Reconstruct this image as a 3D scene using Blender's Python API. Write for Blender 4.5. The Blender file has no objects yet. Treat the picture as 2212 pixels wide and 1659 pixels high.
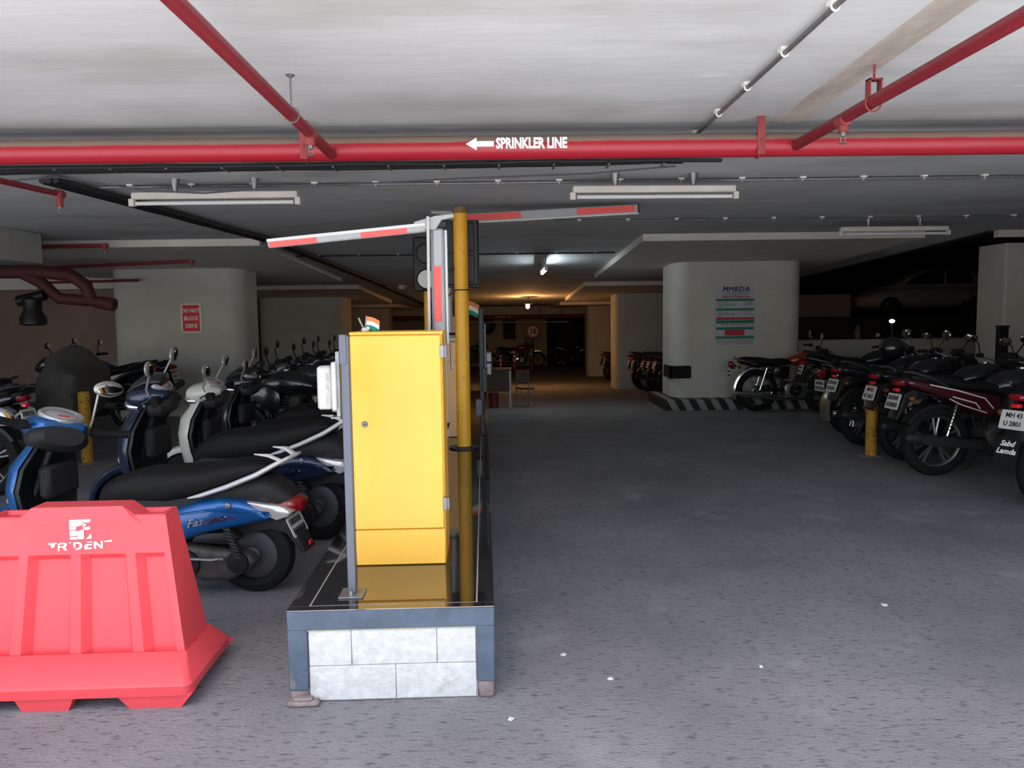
import bpy, math, random
from mathutils import Matrix, Vector
random.seed(7)
PI = math.pi
sc = bpy.context.scene
C = sc.collection

# ------------------------------------------------------------------ camera
cam_d = bpy.data.cameras.new('camera')
cam = bpy.data.objects.new('camera', cam_d)
C.objects.link(cam)
cam_d.sensor_fit = 'HORIZONTAL'
cam_d.sensor_width = 36.0
cam_d.lens = 36.0 * 1700 / 2212
cam_d.clip_start = 0.05
cam_d.clip_end = 400
cam.matrix_world = (Matrix.Translation((0, 0, 1.45)) @ Matrix.Rotation(math.radians(-0.808), 4, 'Z')
                    @ Matrix.Rotation(math.radians(90 - 4.97), 4, 'X') @ Matrix.Rotation(math.radians(-0.7505), 4, 'Z'))
sc.camera = cam

# ------------------------------------------------------------------ daylight
w = bpy.data.worlds.new('world')
sc.world = w
w.use_nodes = True
wn = w.node_tree.nodes
wl = w.node_tree.links
wn.clear()
wo = wn.new('ShaderNodeOutputWorld')
bg = wn.new('ShaderNodeBackground')
sky = wn.new('ShaderNodeTexSky')
sky.sky_type = 'NISHITA'
sky.sun_disc = False
sky.sun_elevation = math.radians(58)
sky.sun_rotation = math.radians(200)
sky.dust_density = 2.0
sky.air_density = 1.0
bg.inputs['Strength'].default_value = 0.155 * 1.32
wl.new(sky.outputs[0], bg.inputs['Color'])
wl.new(bg.outputs[0], wo.inputs['Surface'])

def lamp(kind, name, loc, rot, energy, color, **kw):
    d = bpy.data.lights.new(name, kind)
    d.energy = energy
    d.color = color
    for k, v in kw.items():
        setattr(d, k, v)
    o = bpy.data.objects.new(name, d)
    o.location = loc
    o.rotation_euler = rot
    C.objects.link(o)
    return o

# sun high behind the building line: lights the road outside the entrance only
lamp('SUN', 'sun', (0, -10, 20), (math.radians(14), 0, math.radians(-20)), 7.4, (1.0, 0.985, 0.96), angle=0.01)
# sampling portal across the entrance (gives no light of its own)
po = lamp('AREA', 'entrance_portal', (-4.6, 1.70, 1.25), (math.radians(90), 0, 0), 1, (1, 1, 1), shape='RECTANGLE', size=18.8, size_y=2.5)
po.data.cycles.is_portal = True
# the phone's flash
lamp('POINT', 'camera_flash', (0.02, -0.03, 1.47), (0, 0, 0), 14, (1.0, 0.97, 0.93), shadow_soft_size=0.02)

vs = sc.view_settings
vs.view_transform = 'Standard'
vs.look = 'None'
vs.gamma = 1.0
vs.use_curve_mapping = False
vs.exposure = 1.0
sc.cycles.use_denoising = True
sc.cycles.max_bounces = 10
sc.cycles.diffuse_bounces = 6
sc.cycles.sample_clamp_indirect = 6.0

# ------------------------------------------------------------------ materials
def lin(h):
    h = h.lstrip('#')
    out = []
    for i in (0, 2, 4):
        c = int(h[i:i + 2], 16) / 255
        out.append(c / 12.92 if c <= .04045 else ((c + .055) / 1.055) ** 2.4)
    return out

MATS = {}
def mat(name, col, rough=.5, metal=0., coat=0., spec=.5, var=None, bump=None, ior=None, emit=None):
    """var=(scale, amount, stretch) tone variation, bump=(scale, strength, stretch)"""
    m = bpy.data.materials.new(name)
    m.use_nodes = True
    nt = m.node_tree
    b = nt.nodes['Principled BSDF']
    c = lin(col) if isinstance(col, str) else list(col)
    b.inputs['Base Color'].default_value = c + [1]
    b.inputs['Roughness'].default_value = rough
    b.inputs['Metallic'].default_value = metal
    b.inputs['Coat Weight'].default_value = coat
    b.inputs['Coat Roughness'].default_value = .05
    b.inputs['Specular IOR Level'].default_value = spec
    if ior:
        b.inputs['IOR'].default_value = ior
    if emit:
        b.inputs['Emission Color'].default_value = list(emit[0]) + [1]
        b.inputs['Emission Strength'].default_value = emit[1]
    if var or bump:
        tc = nt.nodes.new('ShaderNodeTexCoord')
    if var:
        mp = nt.nodes.new('ShaderNodeMapping')
        mp.inputs['Scale'].default_value = var[2] if len(var) > 2 else (1, 1, 1)
        nt.links.new(tc.outputs['Object'], mp.inputs['Vector'])
        n = nt.nodes.new('ShaderNodeTexNoise')
        n.inputs['Scale'].default_value = var[0]
        n.inputs['Detail'].default_value = 6
        n.inputs['Roughness'].default_value = .65
        nt.links.new(mp.outputs[0], n.inputs['Vector'])
        r = nt.nodes.new('ShaderNodeValToRGB')
        r.color_ramp.elements[0].position = .3
        r.color_ramp.elements[1].position = .7
        a = var[1]
        r.color_ramp.elements[0].color = [x * (1 - a) for x in c] + [1]
        r.color_ramp.elements[1].color = [min(1, x * (1 + a)) for x in c] + [1]
        nt.links.new(n.outputs['Fac'], r.inputs['Fac'])
        nt.links.new(r.outputs[0], b.inputs['Base Color'])
    if bump:
        mp2 = nt.nodes.new('ShaderNodeMapping')
        mp2.inputs['Scale'].default_value = bump[2] if len(bump) > 2 else (1, 1, 1)
        nt.links.new(tc.outputs['Object'], mp2.inputs['Vector'])
        n2 = nt.nodes.new('ShaderNodeTexNoise')
        n2.inputs['Scale'].default_value = bump[0]
        n2.inputs['Detail'].default_value = 5
        nt.links.new(mp2.outputs[0], n2.inputs['Vector'])
        bp = nt.nodes.new('ShaderNodeBump')
        bp.inputs['Strength'].default_value = bump[1]
        bp.inputs['Distance'].default_value = .01
        nt.links.new(n2.outputs['Fac'], bp.inputs['Height'])
        nt.links.new(bp.outputs[0], b.inputs['Normal'])
    MATS[name] = m
    return m

def mix_noise(m, scale, lo, hi, col, stretch=(1, 1, 1), rough=None, detail=4):
    """lay patches of another colour over a material's present base colour"""
    nt = m.node_tree
    b = nt.nodes['Principled BSDF']
    src = b.inputs['Base Color']
    tc = nt.nodes.new('ShaderNodeTexCoord')
    mp = nt.nodes.new('ShaderNodeMapping')
    mp.inputs['Scale'].default_value = stretch
    nt.links.new(tc.outputs['Object'], mp.inputs['Vector'])
    n = nt.nodes.new('ShaderNodeTexNoise')
    n.inputs['Scale'].default_value = scale
    n.inputs['Detail'].default_value = detail
    nt.links.new(mp.outputs[0], n.inputs['Vector'])
    r = nt.nodes.new('ShaderNodeMapRange')
    r.inputs['From Min'].default_value = lo
    r.inputs['From Max'].default_value = hi
    nt.links.new(n.outputs['Fac'], r.inputs['Value'])
    mx = nt.nodes.new('ShaderNodeMix')
    mx.data_type = 'RGBA'
    nt.links.new(r.outputs['Result'], mx.inputs['Factor'])
    if src.links:
        nt.links.new(src.links[0].from_socket, mx.inputs['A'])
    else:
        mx.inputs['A'].default_value = src.default_value
    mx.inputs['B'].default_value = (lin(col) if isinstance(col, str) else list(col)) + [1]
    nt.links.new(mx.outputs['Result'], src)
    return m

outside_m = mat('outside_paving', (.41, .41, .41), .85, var=(2, .15), bump=(30, .2))
floor_m = mat('floor_concrete', (.232, .226, .236), .85, spec=.3, var=(1.1, .20), bump=(95, .7, (.55, 1.3, 1)))
mix_noise(floor_m, 42, .55, .70, (.10, .097, .10), (.5, 1.4, 1), detail=6)
mix_noise(floor_m, 2.3, .60, .76, (.34, .335, .345), (1, 1, 1), detail=8)
ceil_m = mat('ceiling_paint', (.60, .605, .61), .85, spec=.2, var=(.9, .10, (.6, 1.6, 1)), bump=(9, .25, (.5, 2, 1)))
mix_noise(ceil_m, 1.2, .52, .72, (.47, .455, .44), (.5, 1.4, 1), detail=8)
mix_noise(ceil_m, 6, .68, .74, (.72, .71, .70), (.3, 1.8, 1), detail=6)
def grime(m, y0, y1, col):
    """soot that has settled on the ceiling beside the pipe: a ragged band between two lines across the room"""
    nt = m.node_tree
    b = nt.nodes['Principled BSDF']
    src = b.inputs['Base Color'].links[0].from_socket
    tc = nt.nodes.new('ShaderNodeTexCoord')
    sx = nt.nodes.new('ShaderNodeSeparateXYZ')
    nt.links.new(tc.outputs['Object'], sx.inputs[0])
    n = nt.nodes.new('ShaderNodeTexNoise'); n.inputs['Scale'].default_value = 1.1; n.inputs['Detail'].default_value = 7
    nt.links.new(tc.outputs['Object'], n.inputs['Vector'])
    ad = nt.nodes.new('ShaderNodeMath'); ad.operation = 'MULTIPLY_ADD'; ad.inputs[1].default_value = 1.5
    nt.links.new(n.outputs['Fac'], ad.inputs[0]); nt.links.new(sx.outputs['Y'], ad.inputs[2])
    r = nt.nodes.new('ShaderNodeMapRange'); r.inputs['From Min'].default_value = y0 + .75; r.inputs['From Max'].default_value = y1 + .75
    r.inputs['To Max'].default_value = .42
    nt.links.new(ad.outputs[0], r.inputs['Value'])
    lt = nt.nodes.new('ShaderNodeMath'); lt.operation = 'LESS_THAN'; lt.inputs[1].default_value = 4.35
    nt.links.new(sx.outputs['Y'], lt.inputs[0])
    mu = nt.nodes.new('ShaderNodeMath'); mu.operation = 'MULTIPLY'
    nt.links.new(r.outputs['Result'], mu.inputs[0]); nt.links.new(lt.outputs[0], mu.inputs[1])
    mx = nt.nodes.new('ShaderNodeMix'); mx.data_type = 'RGBA'
    nt.links.new(mu.outputs[0], mx.inputs['Factor']); nt.links.new(src, mx.inputs['A'])
    mx.inputs['B'].default_value = list(col) + [1]
    nt.links.new(mx.outputs['Result'], b.inputs['Base Color'])
grime(ceil_m, 3.85, 4.35, (.27, .255, .24))
white_paint = mat('column_paint', (.60, .58, .53), .8, spec=.2, var=(1.4, .10), bump=(14, .12))
panel_paint = mat('panel_paint', (.70, .66, .59), .8, spec=.2, var=(2, .1))
wall_m = mat('wall_paint', (.40, .37, .33), .85, spec=.2, var=(1.2, .12))
beige_wall = mat('far_wall_paint', (.55, .45, .32), .85, spec=.2, var=(1.2, .1))
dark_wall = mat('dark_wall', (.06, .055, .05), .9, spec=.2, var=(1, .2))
red_pipe = mat('red_pipe_paint', (.22, .020, .030), .42, spec=.5, var=(6, .15))
dark_red = mat('dark_red_paint', (.075, .016, .016), .7, var=(10, .3))
brown_wall = mat('brown_wall', (.42, .30, .27), .9, spec=.2, var=(1, .2))
dusty_red = mat('dusty_red_paint', (.30, .05, .05), .7, var=(10, .3))
granite = mat('polished_granite', (.011, .010, .011), .045, spec=.8, ior=2.25, var=(180, .5))
border_m = mat('slate_border', (.075, .100, .140), .55, var=(9, .25), bump=(60, .15))
mix_noise(border_m, 7, .66, .70, (.16, .15, .15), detail=8)
raw_m = mat('broken_mortar', (.25, .195, .185), .9, var=(20, .3), bump=(40, .5))
block_m = mat('white_block', (.60, .60, .575), .9, spec=.2, var=(26, .14), bump=(45, .55))
mix_noise(block_m, 9, .62, .74, (.46, .45, .42), detail=8)
joint_m = mat('block_joint', (.50, .50, .48), .9, var=(30, .1))
groove_m = mat('groove_line', (.36, .34, .33), .7)
yellow_m = mat('yellow_enamel', (.95, .50, .060), .38, spec=.5, coat=.1, var=(2.2, .06))
yellow_pole = mat('yellow_pole_paint', (.80, .40, .022), .42, var=(5, .14), bump=(30, .08))
mix_noise(yellow_pole, 60, .70, .74, (.12, .06, .02), (1, 1, .4), detail=3)
bollard_y = mat('bollard_paint', (.55, .28, .02), .6, var=(6, .2))
mix_noise(bollard_y, 45, .60, .66, (.05, .03, .015), (1, 1, 1.6), detail=4)
tan_m = mat('tan_cabinet', (.85, .46, .18), .5, var=(3, .06))
cream_m = mat('cream_cabinet', (.55, .38, .20), .5, var=(3, .06))
grey_steel = mat('grey_steel_paint', (.115, .125, .15), .5, spec=.5, var=(5, .08))
steel = mat('galvanised_steel', (.27, .27, .27), .45, metal=.7, var=(18, .2))
dark_steel = mat('dark_steel', (.035, .037, .04), .5, metal=.4)
white_plastic = mat('white_plastic', (.52, .495, .455), .5, var=(14, .06))
boom_m = mat('boom_grey', (.36, .37, .375), .45, spec=.5, var=(4, .07))
boom_edge = mat('boom_edge_white', (.60, .60, .59), .4)
tape_red = mat('red_reflective_tape', (.85, .10, .09), .5, var=(40, .12))
barrier_m = mat('red_plastic', (.80, .075, .088), .45, spec=.5, var=(2.5, .08), bump=(35, .06))
mix_noise(barrier_m, 60, .765, .79, (.9, .55, .5), detail=3)
stencil_m = mat('white_stencil_paint', (.92, .92, .90), .7)
sign_red = mat('sign_red', (.85, .010, .035), .5)
sign_white = mat('sign_white', (.86, .82, .78), .55)
black_text = mat('black_print', (.012, .012, .02), .6)
navy_text = mat('navy_print', (.02, .02, .16), .6)
green_print = mat('green_print', (.02, .22, .12), .6)
red_print = mat('red_print', (.55, .03, .06), .6)
board_white = mat('board_white', (.50, .53, .62), .6, var=(8, .05))
grey_text = mat('grey_print', (.10, .10, .12), .6)
black_rubber = mat('black_rubber', (.012, .012, .012), .8, spec=.22)
cable_m = mat('black_cable', (.02, .02, .022), .55)
black_plastic = mat('black_plastic', (.012, .012, .013), .45, spec=.35)
tough_plastic = mat('grained_plastic', (.022, .021, .021), .62, spec=.3, bump=(220, .2))
seat_m = mat('seat_vinyl', (.009, .008, .008), .62, spec=.22, bump=(160, .12))
chrome = mat('chrome', (.62, .62, .63), .10, metal=1.)
alloy = mat('alloy', (.30, .30, .31), .38, metal=.9)
mat('grey_alloy', (.10, .10, .105), .5, metal=.6)
engine_m = mat('dusty_engine', (.085, .075, .068), .62, metal=.5, var=(20, .35))
silver_plastic = mat('silver_plastic', (.50, .49, .47), .34, metal=.5)
white_rail = mat('white_rail_paint', (.78, .76, .74), .35, coat=.3)
blue_paint = mat('blue_paint', (.004, .10, .33), .30, metal=.35, coat=.6)
navy_paint = mat('navy_paint', (.010, .022, .055), .28, metal=.35, coat=.6)
ivory_paint = mat('ivory_paint', (.68, .65, .58), .3, coat=.5)
black_paint = mat('black_paint', (.010, .010, .014), .25, coat=.6)
orange_paint = mat('orange_paint', (.36, .050, .010), .22, metal=.3, coat=.8)
maroon_paint = mat('maroon_paint', (.055, .006, .010), .28, coat=.6)
grey_paint = mat('grey_paint', (.05, .052, .06), .35, metal=.4, coat=.4)
beige_chrome = mat('aged_chrome', (.42, .37, .28), .32, metal=.8)
red_lens = mat('red_lens', (.26, .006, .010), .12, coat=.5)
bright_red = mat('red_reflector', (.85, .02, .03), .2)
clear_lens = mat('clear_lens', (.62, .60, .58), .12, metal=.35, coat=.5)
amber_lens = mat('amber_lens', (.16, .05, .012), .25)
plate_m = mat('plate_white', (.66, .66, .62), .5)
mirror_m = mat('mirror_glass', (.55, .54, .52), .04, metal=1.)
dial_m = mat('dial_face', (.45, .42, .40), .25, coat=.6)
cloth_m = mat('grey_cover_cloth', (.085, .077, .07), .85, var=(7, .15), bump=(10, .5))
saffron = mat('flag_saffron', (.85, .22, .07), .8)
flag_white = mat('flag_white', (.82, .82, .78), .8)
flag_green = mat('flag_green', (.01, .26, .17), .8)
wood_m = mat('brown_board', (.055, .028, .017), .6, var=(6, .2, (1, 8, 1)))
bin_red = mat('bin_red', (.16, .012, .012), .5)
duct_m = mat('duct_sheet', (.42, .43, .42), .5, metal=.2, var=(2, .1))
tube_off = mat('unlit_tube', (.72, .72, .72), .25, coat=.4)
fixture_m = mat('fixture_enamel', (.66, .62, .54), .45, var=(4, .1))
tube_on = mat('lit_tube', (.9, .95, 1), .4, emit=((.80, .95, 1.0), 28))
bulb_on = mat('lit_bulb', (1, .7, .35), .4, emit=((1.0, .42, .10), 40))
glint_on = mat('glint_glow', (.8, .85, 1), .4, emit=((.72, .78, 1.0), 9))  # emission for the added mirror glint, no real lamp
litter_m = mat('paper_litter', (.72, .72, .70), .9)
car_white = mat('car_white_paint', (.48, .45, .44), .3, coat=.6)
car_glass = mat('car_glass', (.015, .016, .018), .06, coat=.4)
def stripes():
    m = mat('kerb_stripes', (.3, .3, .3), .8)
    nt = m.node_tree
    b = nt.nodes['Principled BSDF']
    tc = nt.nodes.new('ShaderNodeTexCoord')
    sx = nt.nodes.new('ShaderNodeSeparateXYZ')
    nt.links.new(tc.outputs['Object'], sx.inputs[0])
    a = nt.nodes.new('ShaderNodeMath'); a.operation = 'MULTIPLY_ADD'
    a.inputs[1].default_value = 0.55
    nt.links.new(sx.outputs['Z'], a.inputs[0]); nt.links.new(sx.outputs['X'], a.inputs[2])
    mo = nt.nodes.new('ShaderNodeMath'); mo.operation = 'PINGPONG'; mo.inputs[1].default_value = .115
    nt.links.new(a.outputs[0], mo.inputs[0])
    gt = nt.nodes.new('ShaderNodeMath'); gt.operation = 'GREATER_THAN'; gt.inputs[1].default_value = .0575
    nt.links.new(mo.outputs[0], gt.inputs[0])
    n = nt.nodes.new('ShaderNodeTexNoise'); n.inputs['Scale'].default_value = 14
    nt.links.new(tc.outputs['Object'], n.inputs['Vector'])
    mx = nt.nodes.new('ShaderNodeMix'); mx.data_type = 'RGBA'
    nt.links.new(gt.outputs[0], mx.inputs['Factor'])
    mx.inputs['A'].default_value = (.035, .03, .03, 1); mx.inputs['B'].default_value = (.42, .40, .37, 1)
    m2 = nt.nodes.new('ShaderNodeMix'); m2.data_type = 'RGBA'; m2.blend_type = 'MULTIPLY'
    m2.inputs['Factor'].default_value = .6
    nt.links.new(mx.outputs['Result'], m2.inputs['A']); nt.links.new(n.outputs['Color'], m2.inputs['B'])
    nt.links.new(m2.outputs['Result'], b.inputs['Base Color'])
    return m
kerb_m = stripes()
# a sprinkler main that has dust lying on its upper side
def dusty_pipe():
    m = mat('main_pipe_paint', (.40, .016, .03), .36, spec=.5)
    nt = m.node_tree
    b = nt.nodes['Principled BSDF']
    tc = nt.nodes.new('ShaderNodeTexCoord')
    sx = nt.nodes.new('ShaderNodeSeparateXYZ')
    nt.links.new(tc.outputs['Object'], sx.inputs[0])
    n = nt.nodes.new('ShaderNodeTexNoise'); n.inputs['Scale'].default_value = 8; n.inputs['Detail'].default_value = 6
    nt.links.new(tc.outputs['Object'], n.inputs['Vector'])
    ad = nt.nodes.new('ShaderNodeMath'); ad.operation = 'MULTIPLY_ADD'; ad.inputs[1].default_value = .012
    nt.links.new(n.outputs['Fac'], ad.inputs[0]); nt.links.new(sx.outputs['Z'], ad.inputs[2])
    r = nt.nodes.new('ShaderNodeMapRange')
    r.inputs['From Min'].default_value = .018; r.inputs['From Max'].default_value = .030
    nt.links.new(ad.outputs[0], r.inputs['Value'])
    mx = nt.nodes.new('ShaderNodeMix'); mx.data_type = 'RGBA'
    mx.inputs['A'].default_value = (.40, .016, .03, 1); mx.inputs['B'].default_value = (.26, .19, .15, 1)
    nt.links.new(r.outputs['Result'], mx.inputs['Factor'])
    nt.links.new(mx.outputs['Result'], b.inputs['Base Color'])
    rr = nt.nodes.new('ShaderNodeMapRange'); rr.inputs['To Min'].default_value = .34; rr.inputs['To Max'].default_value = .9
    nt.links.new(r.outputs['Result'], rr.inputs['Value']); nt.links.new(rr.outputs[0], b.inputs['Roughness'])
    return m
main_pipe_m = dusty_pipe()

# ------------------------------------------------------------------ mesh helpers
def sgn(x, p):
    return math.copysign(abs(x) ** p, x)

class MB:
    def __init__(s):
        s.v = []; s.f = []
    def add(s, vs, fs, X=None):
        o = len(s.v)
        s.v += [tuple(X @ Vector(p)) if X else tuple(p) for p in vs]
        s.f += [tuple(o + i for i in f) for f in fs]
        return s
    def box(s, lo, hi, X=None):
        (a, b, c), (d, e, f) = lo, hi
        return s.add([(a, b, c), (d, b, c), (d, e, c), (a, e, c), (a, b, f), (d, b, f), (d, e, f), (a, e, f)],
                     [(0, 3, 2, 1), (4, 5, 6, 7), (0, 1, 5, 4), (1, 2, 6, 5), (2, 3, 7, 6), (3, 0, 4, 7)], X)
    def cbox(s, lo, hi, b=.01, X=None):
        """box with chamfered edges"""
        c = [(lo[i] + hi[i]) / 2 for i in range(3)]
        h = [(hi[i] - lo[i]) / 2 for i in range(3)]
        b = min(b, min(h) * .9)
        import itertools
        vs = []; idx = {}
        for sx, sy, sz in itertools.product((-1, 1), repeat=3):
            for ax in range(3):
                p = [sx * (h[0] - b), sy * (h[1] - b), sz * (h[2] - b)]
                p[ax] += (sx, sy, sz)[ax] * b
                idx[(sx, sy, sz, ax)] = len(vs)
                vs.append(tuple(c[i] + p[i] for i in range(3)))
        fs = []
        for ax in range(3):
            for sg in (-1, 1):
                o = [i for i in range(3) if i != ax]
                q = []
                for u, v in ((-1, -1), (1, -1), (1, 1), (-1, 1)):
                    t = [0, 0, 0]; t[ax] = sg; t[o[0]] = u; t[o[1]] = v
                    q.append(idx[(t[0], t[1], t[2], ax)])
                fs.append(q)
        for a in range(3):                       # edges along axis a
            o = [i for i in range(3) if i != a]
            for u in (-1, 1):
                for v in (-1, 1):
                    t = [0, 0, 0]; t[o[0]] = u; t[o[1]] = v
                    q = []
                    for e, axs in ((-1, (o[0], o[1])), (1, (o[1], o[0]))):
                        t[a] = e
                        for ax in axs:
                            q.append(idx[(t[0], t[1], t[2], ax)])
                    fs.append(q)
        for sx, sy, sz in itertools.product((-1, 1), repeat=3):
            fs.append([idx[(sx, sy, sz, a)] for a in range(3)])
        return s.add(vs, fs, X)
    def rings(s, rs, cap=True, close=False, X=None):
        n = len(rs[0]); vs = [p for r in rs for p in r]; fs = []
        m = len(rs)
        for i in range(m if close else m - 1):
            a = i * n; b = ((i + 1) % m) * n
            for j in range(n):
                k = (j + 1) % n
                fs.append((a + j, a + k, b + k, b + j))
        if cap and not close:
            fs.append(tuple(reversed(range(n)))); fs.append(tuple(range((m - 1) * n, m * n)))
        return s.add(vs, fs, X)
    def tube(s, pts, r, n=8, cap=True, X=None, close=False, flat=1.0):
        """tube through points; r number or list; flat squashes along local second axis"""
        P = [Vector(p) for p in pts]; m = len(P)
        R = r if isinstance(r, (list, tuple)) else [r] * m
        rs = []; up = None
        for i in range(m):
            if close:
                t = P[(i + 1) % m] - P[i - 1]
            else:
                t = P[min(i + 1, m - 1)] - P[max(i - 1, 0)]
            t.normalize()
            if up is None:
                up = Vector((0, 0, 1)) if abs(t.z) < .9 else Vector((0, 1, 0))
            a = up - t * up.dot(t)
            if a.length < 1e-4:
                a = Vector((1, 0, 0)) - t * t.x
            a.normalize(); up = a
            b = t.cross(a)
            rs.append([P[i] + (a * math.cos(2 * PI * j / n) * flat + b * math.sin(2 * PI * j / n)) * R[i] for j in range(n)])
        return s.rings(rs, cap, close, X)
    def lathe(s, prof, n=24, axis='z', X=None, c=(0, 0, 0), hollow=False):
        """prof = [(radius, height)...] turned about an axis"""
        rs = []
        for r, h in prof:
            ring = []
            for j in range(n):
                a = 2 * PI * j / n
                u, v = r * math.cos(a), r * math.sin(a)
                p = {'z': (u, v, h), 'y': (v, h, u), 'x': (h, u, v)}[axis]
                ring.append((p[0] + c[0], p[1] + c[1], p[2] + c[2]))
            rs.append(ring)
        return s.rings(rs, not hollow, hollow, X)
    def ell(s, c, r, n=14, m=8, X=None):
        return s.lathe([(math.sin(PI * max(.02, min(.98, i / m))), -math.cos(PI * i / m)) for i in range(m + 1)], n,
                       X=(X or Matrix()) @ Matrix.Translation(c) @ Matrix.Diagonal((r[0], r[1], r[2], 1)))
    def loft(s, secs, n=16, X=None):
        """secs = [(x, zlow, zhigh, halfwidth, power)] rings across y"""
        rs = []
        for q in secs:
            x, z0, z1, hw = q[:4]; p = q[4] if len(q) > 4 else 2.6
            cz, hh = (z0 + z1) / 2, (z1 - z0) / 2
            sh = q[5] if len(q) > 5 else 0
            ring = []
            for j in range(n):
                a = 2 * PI * j / n
                cy, sz = sgn(math.cos(a), 2 / p), sgn(math.sin(a), 2 / p)
                ring.append((x + sh * sz, hw * cy, cz + hh * sz))
            rs.append(ring)
        return s.rings(rs, True, False, X)
    def pillow(s, outline, y0, y1, b=.02, k=3, X=None, dome=0):
        """xz outline extruded from y0 to y1 with rounded edges"""
        n = len(outline)
        A = sum(outline[i][0] * outline[(i + 1) % n][1] - outline[(i + 1) % n][0] * outline[i][1] for i in range(n))
        pts = outline if A > 0 else outline[::-1]
        nor = []
        for i in range(n):
            p, q, r = pts[i - 1], pts[i], pts[(i + 1) % n]
            d1 = Vector((q[0] - p[0], q[1] - p[1])).normalized(); d2 = Vector((r[0] - q[0], r[1] - q[1])).normalized()
            n1 = Vector((-d1.y, d1.x)); n2 = Vector((-d2.y, d2.x))
            nn = (n1 + n2)
            L = nn.length
            nor.append(nn / max(L, .3) / max(.5, L / 2))
        rs = []
        def ring(ins, y):
            return [(pts[i][0] + nor[i].x * ins, y, pts[i][1] + nor[i].y * ins) for i in range(n)]
        for i in range(k + 1):
            a = PI / 2 * i / k
            rs.append(ring(b * (1 - math.sin(a)), y0 + b * (1 - math.cos(a)) if y1 > y0 else y0))
        for i in range(k + 1):
            a = PI / 2 * (1 - i / k)
            rs.append(ring(b * (1 - math.sin(a)), y1 - b * (1 - math.cos(a))))
        return s.rings(rs, True, False, X)
    def torus(s, R, r, n=28, m=8, axis='y', c=(0, 0, 0), X=None, ph=(0, 2 * PI)):
        full = abs(ph[1] - ph[0] - 2 * PI) < 1e-6
        pts = []
        for i in range(n if full else n + 1):
            a = ph[0] + (ph[1] - ph[0]) * i / n
            u, v = R * math.cos(a), R * math.sin(a)
            p = {'y': (u, 0, v), 'z': (u, v, 0), 'x': (0, u, v)}[axis]
            pts.append((p[0] + c[0], p[1] + c[1], p[2] + c[2]))
        return s.tube(pts, r, m, True, X, close=full)
    def mesh(s, name, smooth=True, ang=38):
        me = bpy.data.meshes.new(name)
        me.from_pydata(s.v, [], s.f)
        import bmesh
        bm = bmesh.new(); bm.from_mesh(me)
        bmesh.ops.recalc_face_normals(bm, faces=bm.faces)
        bm.to_mesh(me); bm.free()
        if smooth:
            me.polygons.foreach_set('use_smooth', [True] * len(me.polygons))
            me.set_sharp_from_angle(angle=math.radians(ang))
        me.update()
        return me

def link(name, me, m, parent=None, label=None, cat=None, group=None, kind=None, loc=None, rot=None):
    o = bpy.data.objects.new(name, me)
    C.objects.link(o)
    if me is not None and m is not None and not me.materials:
        me.materials.append(m)
    if parent:
        o.parent = parent
    if label: o['label'] = label
    if cat: o['category'] = cat
    if group: o['group'] = group
    if kind: o['kind'] = kind
    if loc: o.location = loc
    if rot: o.rotation_euler = rot
    return o
def part(name, mb, m, parent, label=None, kind=None, smooth=True, ang=38):
    return link(name, mb.mesh(name, smooth, ang), m, parent, label, kind=kind)
def thing(name, label, cat, loc=(0, 0, 0), rz=0, group=None):
    return link(name, None, None, None, label, cat, group, loc=loc, rot=(0, 0, rz))
def struct(name, mb, m, parent=None, smooth=False):
    o = link(name, mb.mesh(name, smooth), m, parent)
    if not parent:
        o['kind'] = 'structure'
    return o
def copy_tree(o, parent=None):
    c = o.copy()
    C.objects.link(c)
    c.parent = parent
    for ch in o.children:
        copy_tree(ch, c)
    return c
def textmesh(body, size, bold=0., shear=0., extrude=.001, spacing=1., align='CENTER', xs=1.):
    cu = bpy.data.curves.new('lettering', 'FONT')
    cu.body = body; cu.size = size; cu.offset = bold; cu.shear = shear; cu.extrude = extrude
    cu.align_x = align; cu.align_y = 'CENTER'; cu.space_character = spacing; cu.resolution_u = 2
    ob = bpy.data.objects.new('lettering_tmp', cu)
    C.objects.link(ob)
    me = bpy.data.meshes.new_from_object(ob.evaluated_get(bpy.context.evaluated_depsgraph_get()))
    bpy.data.objects.remove(ob); bpy.data.curves.remove(cu)
    if xs != 1:
        me.transform(Matrix.Diagonal((xs, 1, 1, 1)))
    me.materials.clear()
    return me
def text(body, size, m, parent, X, name='lettering', **kw):
    """text reads along local x, up along y; X places it in the parent's space"""
    me = textmesh(body, size, **kw)
    me.transform(X)
    return link(name, me, m, parent)
FRONT = Matrix.Rotation(PI / 2, 4, 'X')          # text plane facing -y
def fx(x, y, z, rot=0):
    return Matrix.Translation((x, y, z)) @ FRONT @ Matrix.Rotation(rot, 4, 'Z')
T = Matrix.Translation
def gz(y):                                       # the garage floor dips gently beyond the entrance
    return -.045 * min(14.7, max(0, y - 10.3))

# ------------------------------------------------------------------ the setting
YS = [10.3, 25, 40]
EDGE = 1.75                                       # the building edge overhead
def sheet(x0, x1, ys, z, down=.2):
    b = MB()
    for a, c in zip(ys[:-1], ys[1:]):
        za, zc = z + gz(a), z + gz(c)
        b.add([(x0, a, za), (x1, a, za), (x1, c, zc), (x0, c, zc), (x0, a, za + down), (x1, a, za + down), (x1, c, zc + down), (x0, c, zc + down)],
              [(0, 1, 2, 3), (7, 6, 5, 4), (0, 4, 5, 1), (1, 5, 6, 2), (2, 6, 7, 3), (3, 7, 4, 0)])
    return b
struct('floor_outside', MB().box((-40, -40, -.3), (40, 2.1, 0)), outside_m)
fl = struct('floor', MB().box((-40, 2.1, -.3), (40, 10.3, 0)), floor_m)
fr = struct('floor_ramp', sheet(-40, 40, YS, 0, -.3), floor_m)
CEIL = 2.47
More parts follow.
